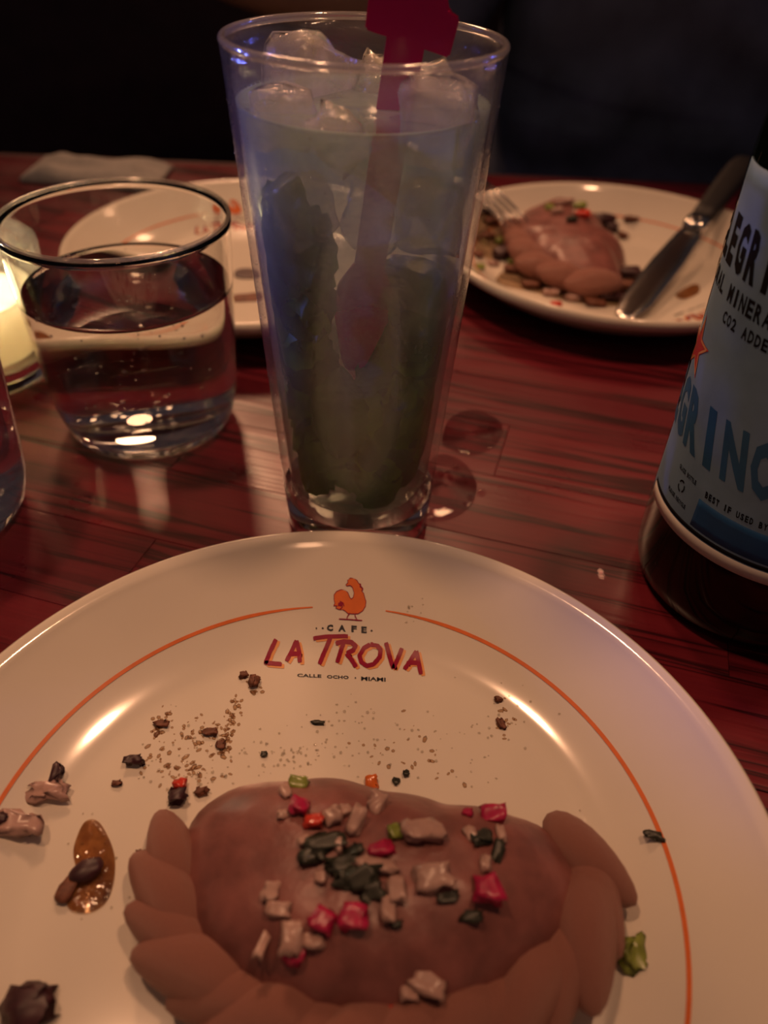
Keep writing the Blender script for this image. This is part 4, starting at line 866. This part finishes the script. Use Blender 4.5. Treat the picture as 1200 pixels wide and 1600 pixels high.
e = [(0, 1), (1, 2), (2, 3), (3, 4), (4, 5), (5, 6), (3, 7), (7, 8), (8, 9), (9, 10), (3, 11), (11, 12), (12, 13), (13, 14), (0, 15), (15, 16), (16, 17), (17, 18), (0, 19), (19, 20), (20, 21), (21, 22)]
r = [(0.16, 0.11), (0.15, 0.105), (0.16, 0.11), (0.13, 0.09), 0.055, 0.085, 0.08, 0.062, 0.045, 0.032, 0.030, 0.062, 0.045, 0.032, 0.030, 0.085, 0.065, 0.045, 0.04, 0.085, 0.065, 0.045, 0.04]
def hand(base, d, up, ev, ee, rr, root_i):
    d = Vector(d).normalized(); up = Vector(up).normalized(); s = d.cross(up).normalized(); b0 = len(ev)
    palm = Vector(base) + d * 0.045; ev.append(tuple(palm)); ee.append((root_i, b0)); rr.append((0.034, 0.016))
    for k, (ln, off) in enumerate(((0.066, -0.030), (0.074, -0.010), (0.070, 0.010), (0.054, 0.028))):
        q = palm + d * 0.030 + s * off; prev = b0
        for j, fct in enumerate((0.0, 0.45, 0.8, 1.0)):
            c = q + d * ln * fct - up * 0.018 * fct * fct; ev.append(tuple(c)); ee.append((prev, len(ev) - 1)); rr.append(0.009 - 0.0015 * j); prev = len(ev) - 1
    q = palm - d * 0.012; prev = b0
    for j in range(3): c = q - s * (0.030 + 0.016 * j) + d * 0.016 * (j + 0.4); ev.append(tuple(c)); ee.append((prev, len(ev) - 1)); rr.append(0.011 - 0.0015 * j); prev = len(ev) - 1
hand(v[10], (-1, 0.05, 0.15), (0, 0.3, 1), v, e, r, 10); hand(v[14], (-0.3, -1, -0.1), (0, 0, 1), v, e, r, 14)
pm = skin_mesh('person', v, e, r)
person = new_obj('person', pm, M['skin']); tag(person, 'person in dark navy clothing seated across the table behind the right plate', 'person')
sv = v[:4] + [v[7], v[8], tuple(Vector(v[8]).lerp(Vector(v[9]), 0.35)), v[11], v[12], tuple(Vector(v[12]).lerp(Vector(v[13]), 0.35)), (PX, PY, 0.315)]
sm_ = skin_mesh('shirt', sv, [(0, 1), (1, 2), (2, 3), (3, 4), (4, 5), (5, 6), (3, 7), (7, 8), (8, 9), (3, 10)], [(0.195, 0.150), (0.190, 0.150), (0.185, 0.135), (0.15, 0.11), 0.082, 0.068, 0.060, 0.082, 0.068, 0.060, 0.075], 4)
for q in sm_.vertices:                                            # soft folds pulled across the belly
    p = q.co; w = p.z + 0.35 * (p.x - PX) * (1 if p.x > PX - 0.06 else -0.2)
    q.co.y += -0.007 * math.sin(w * 75 + 2.5 * noise.noise(Vector((p.x * 9, p.y * 9, p.z * 9)))) * (1 if p.y < PY else 0) + 0.010 * noise.noise(Vector((p.x * 16, p.z * 20, 2)))
new_obj('shirt', sm_, M['shirt'], person)
tv = [v[0], v[15], v[16], v[17], v[19], v[20], v[21]]
new_obj('trousers', skin_mesh('trousers', tv, [(0, 1), (1, 2), (2, 3), (0, 4), (4, 5), (5, 6)], [(0.18, 0.13), 0.105, 0.082, 0.062, 0.105, 0.082, 0.062], 2), M['trousers'], person)
bm = bmesh.new(); bmesh.ops.create_uvsphere(bm, u_segments=24, v_segments=16, radius=0.102)
for q in bm.verts:
    q.co.z = q.co.z * 1.1; q.co += noise.noise_vector(q.co * 30) * 0.006
    if q.co.y < -0.02 and q.co.z < 0.045: q.co.y = max(q.co.y, -0.035) + 0.01
hr = bmobj('hair', bm, M['hair'], person); hr.location = (PX, PY + 0.005, 0.50)
fz = bmesh.new()
for sx in (-0.03, 0.03): bmesh.ops.create_uvsphere(fz, u_segments=12, v_segments=8, radius=0.011, matrix=Matrix.Translation((PX + sx, PY - 0.092, 0.475)))
bmobj('eyes', fz, M['paper_white'], person)
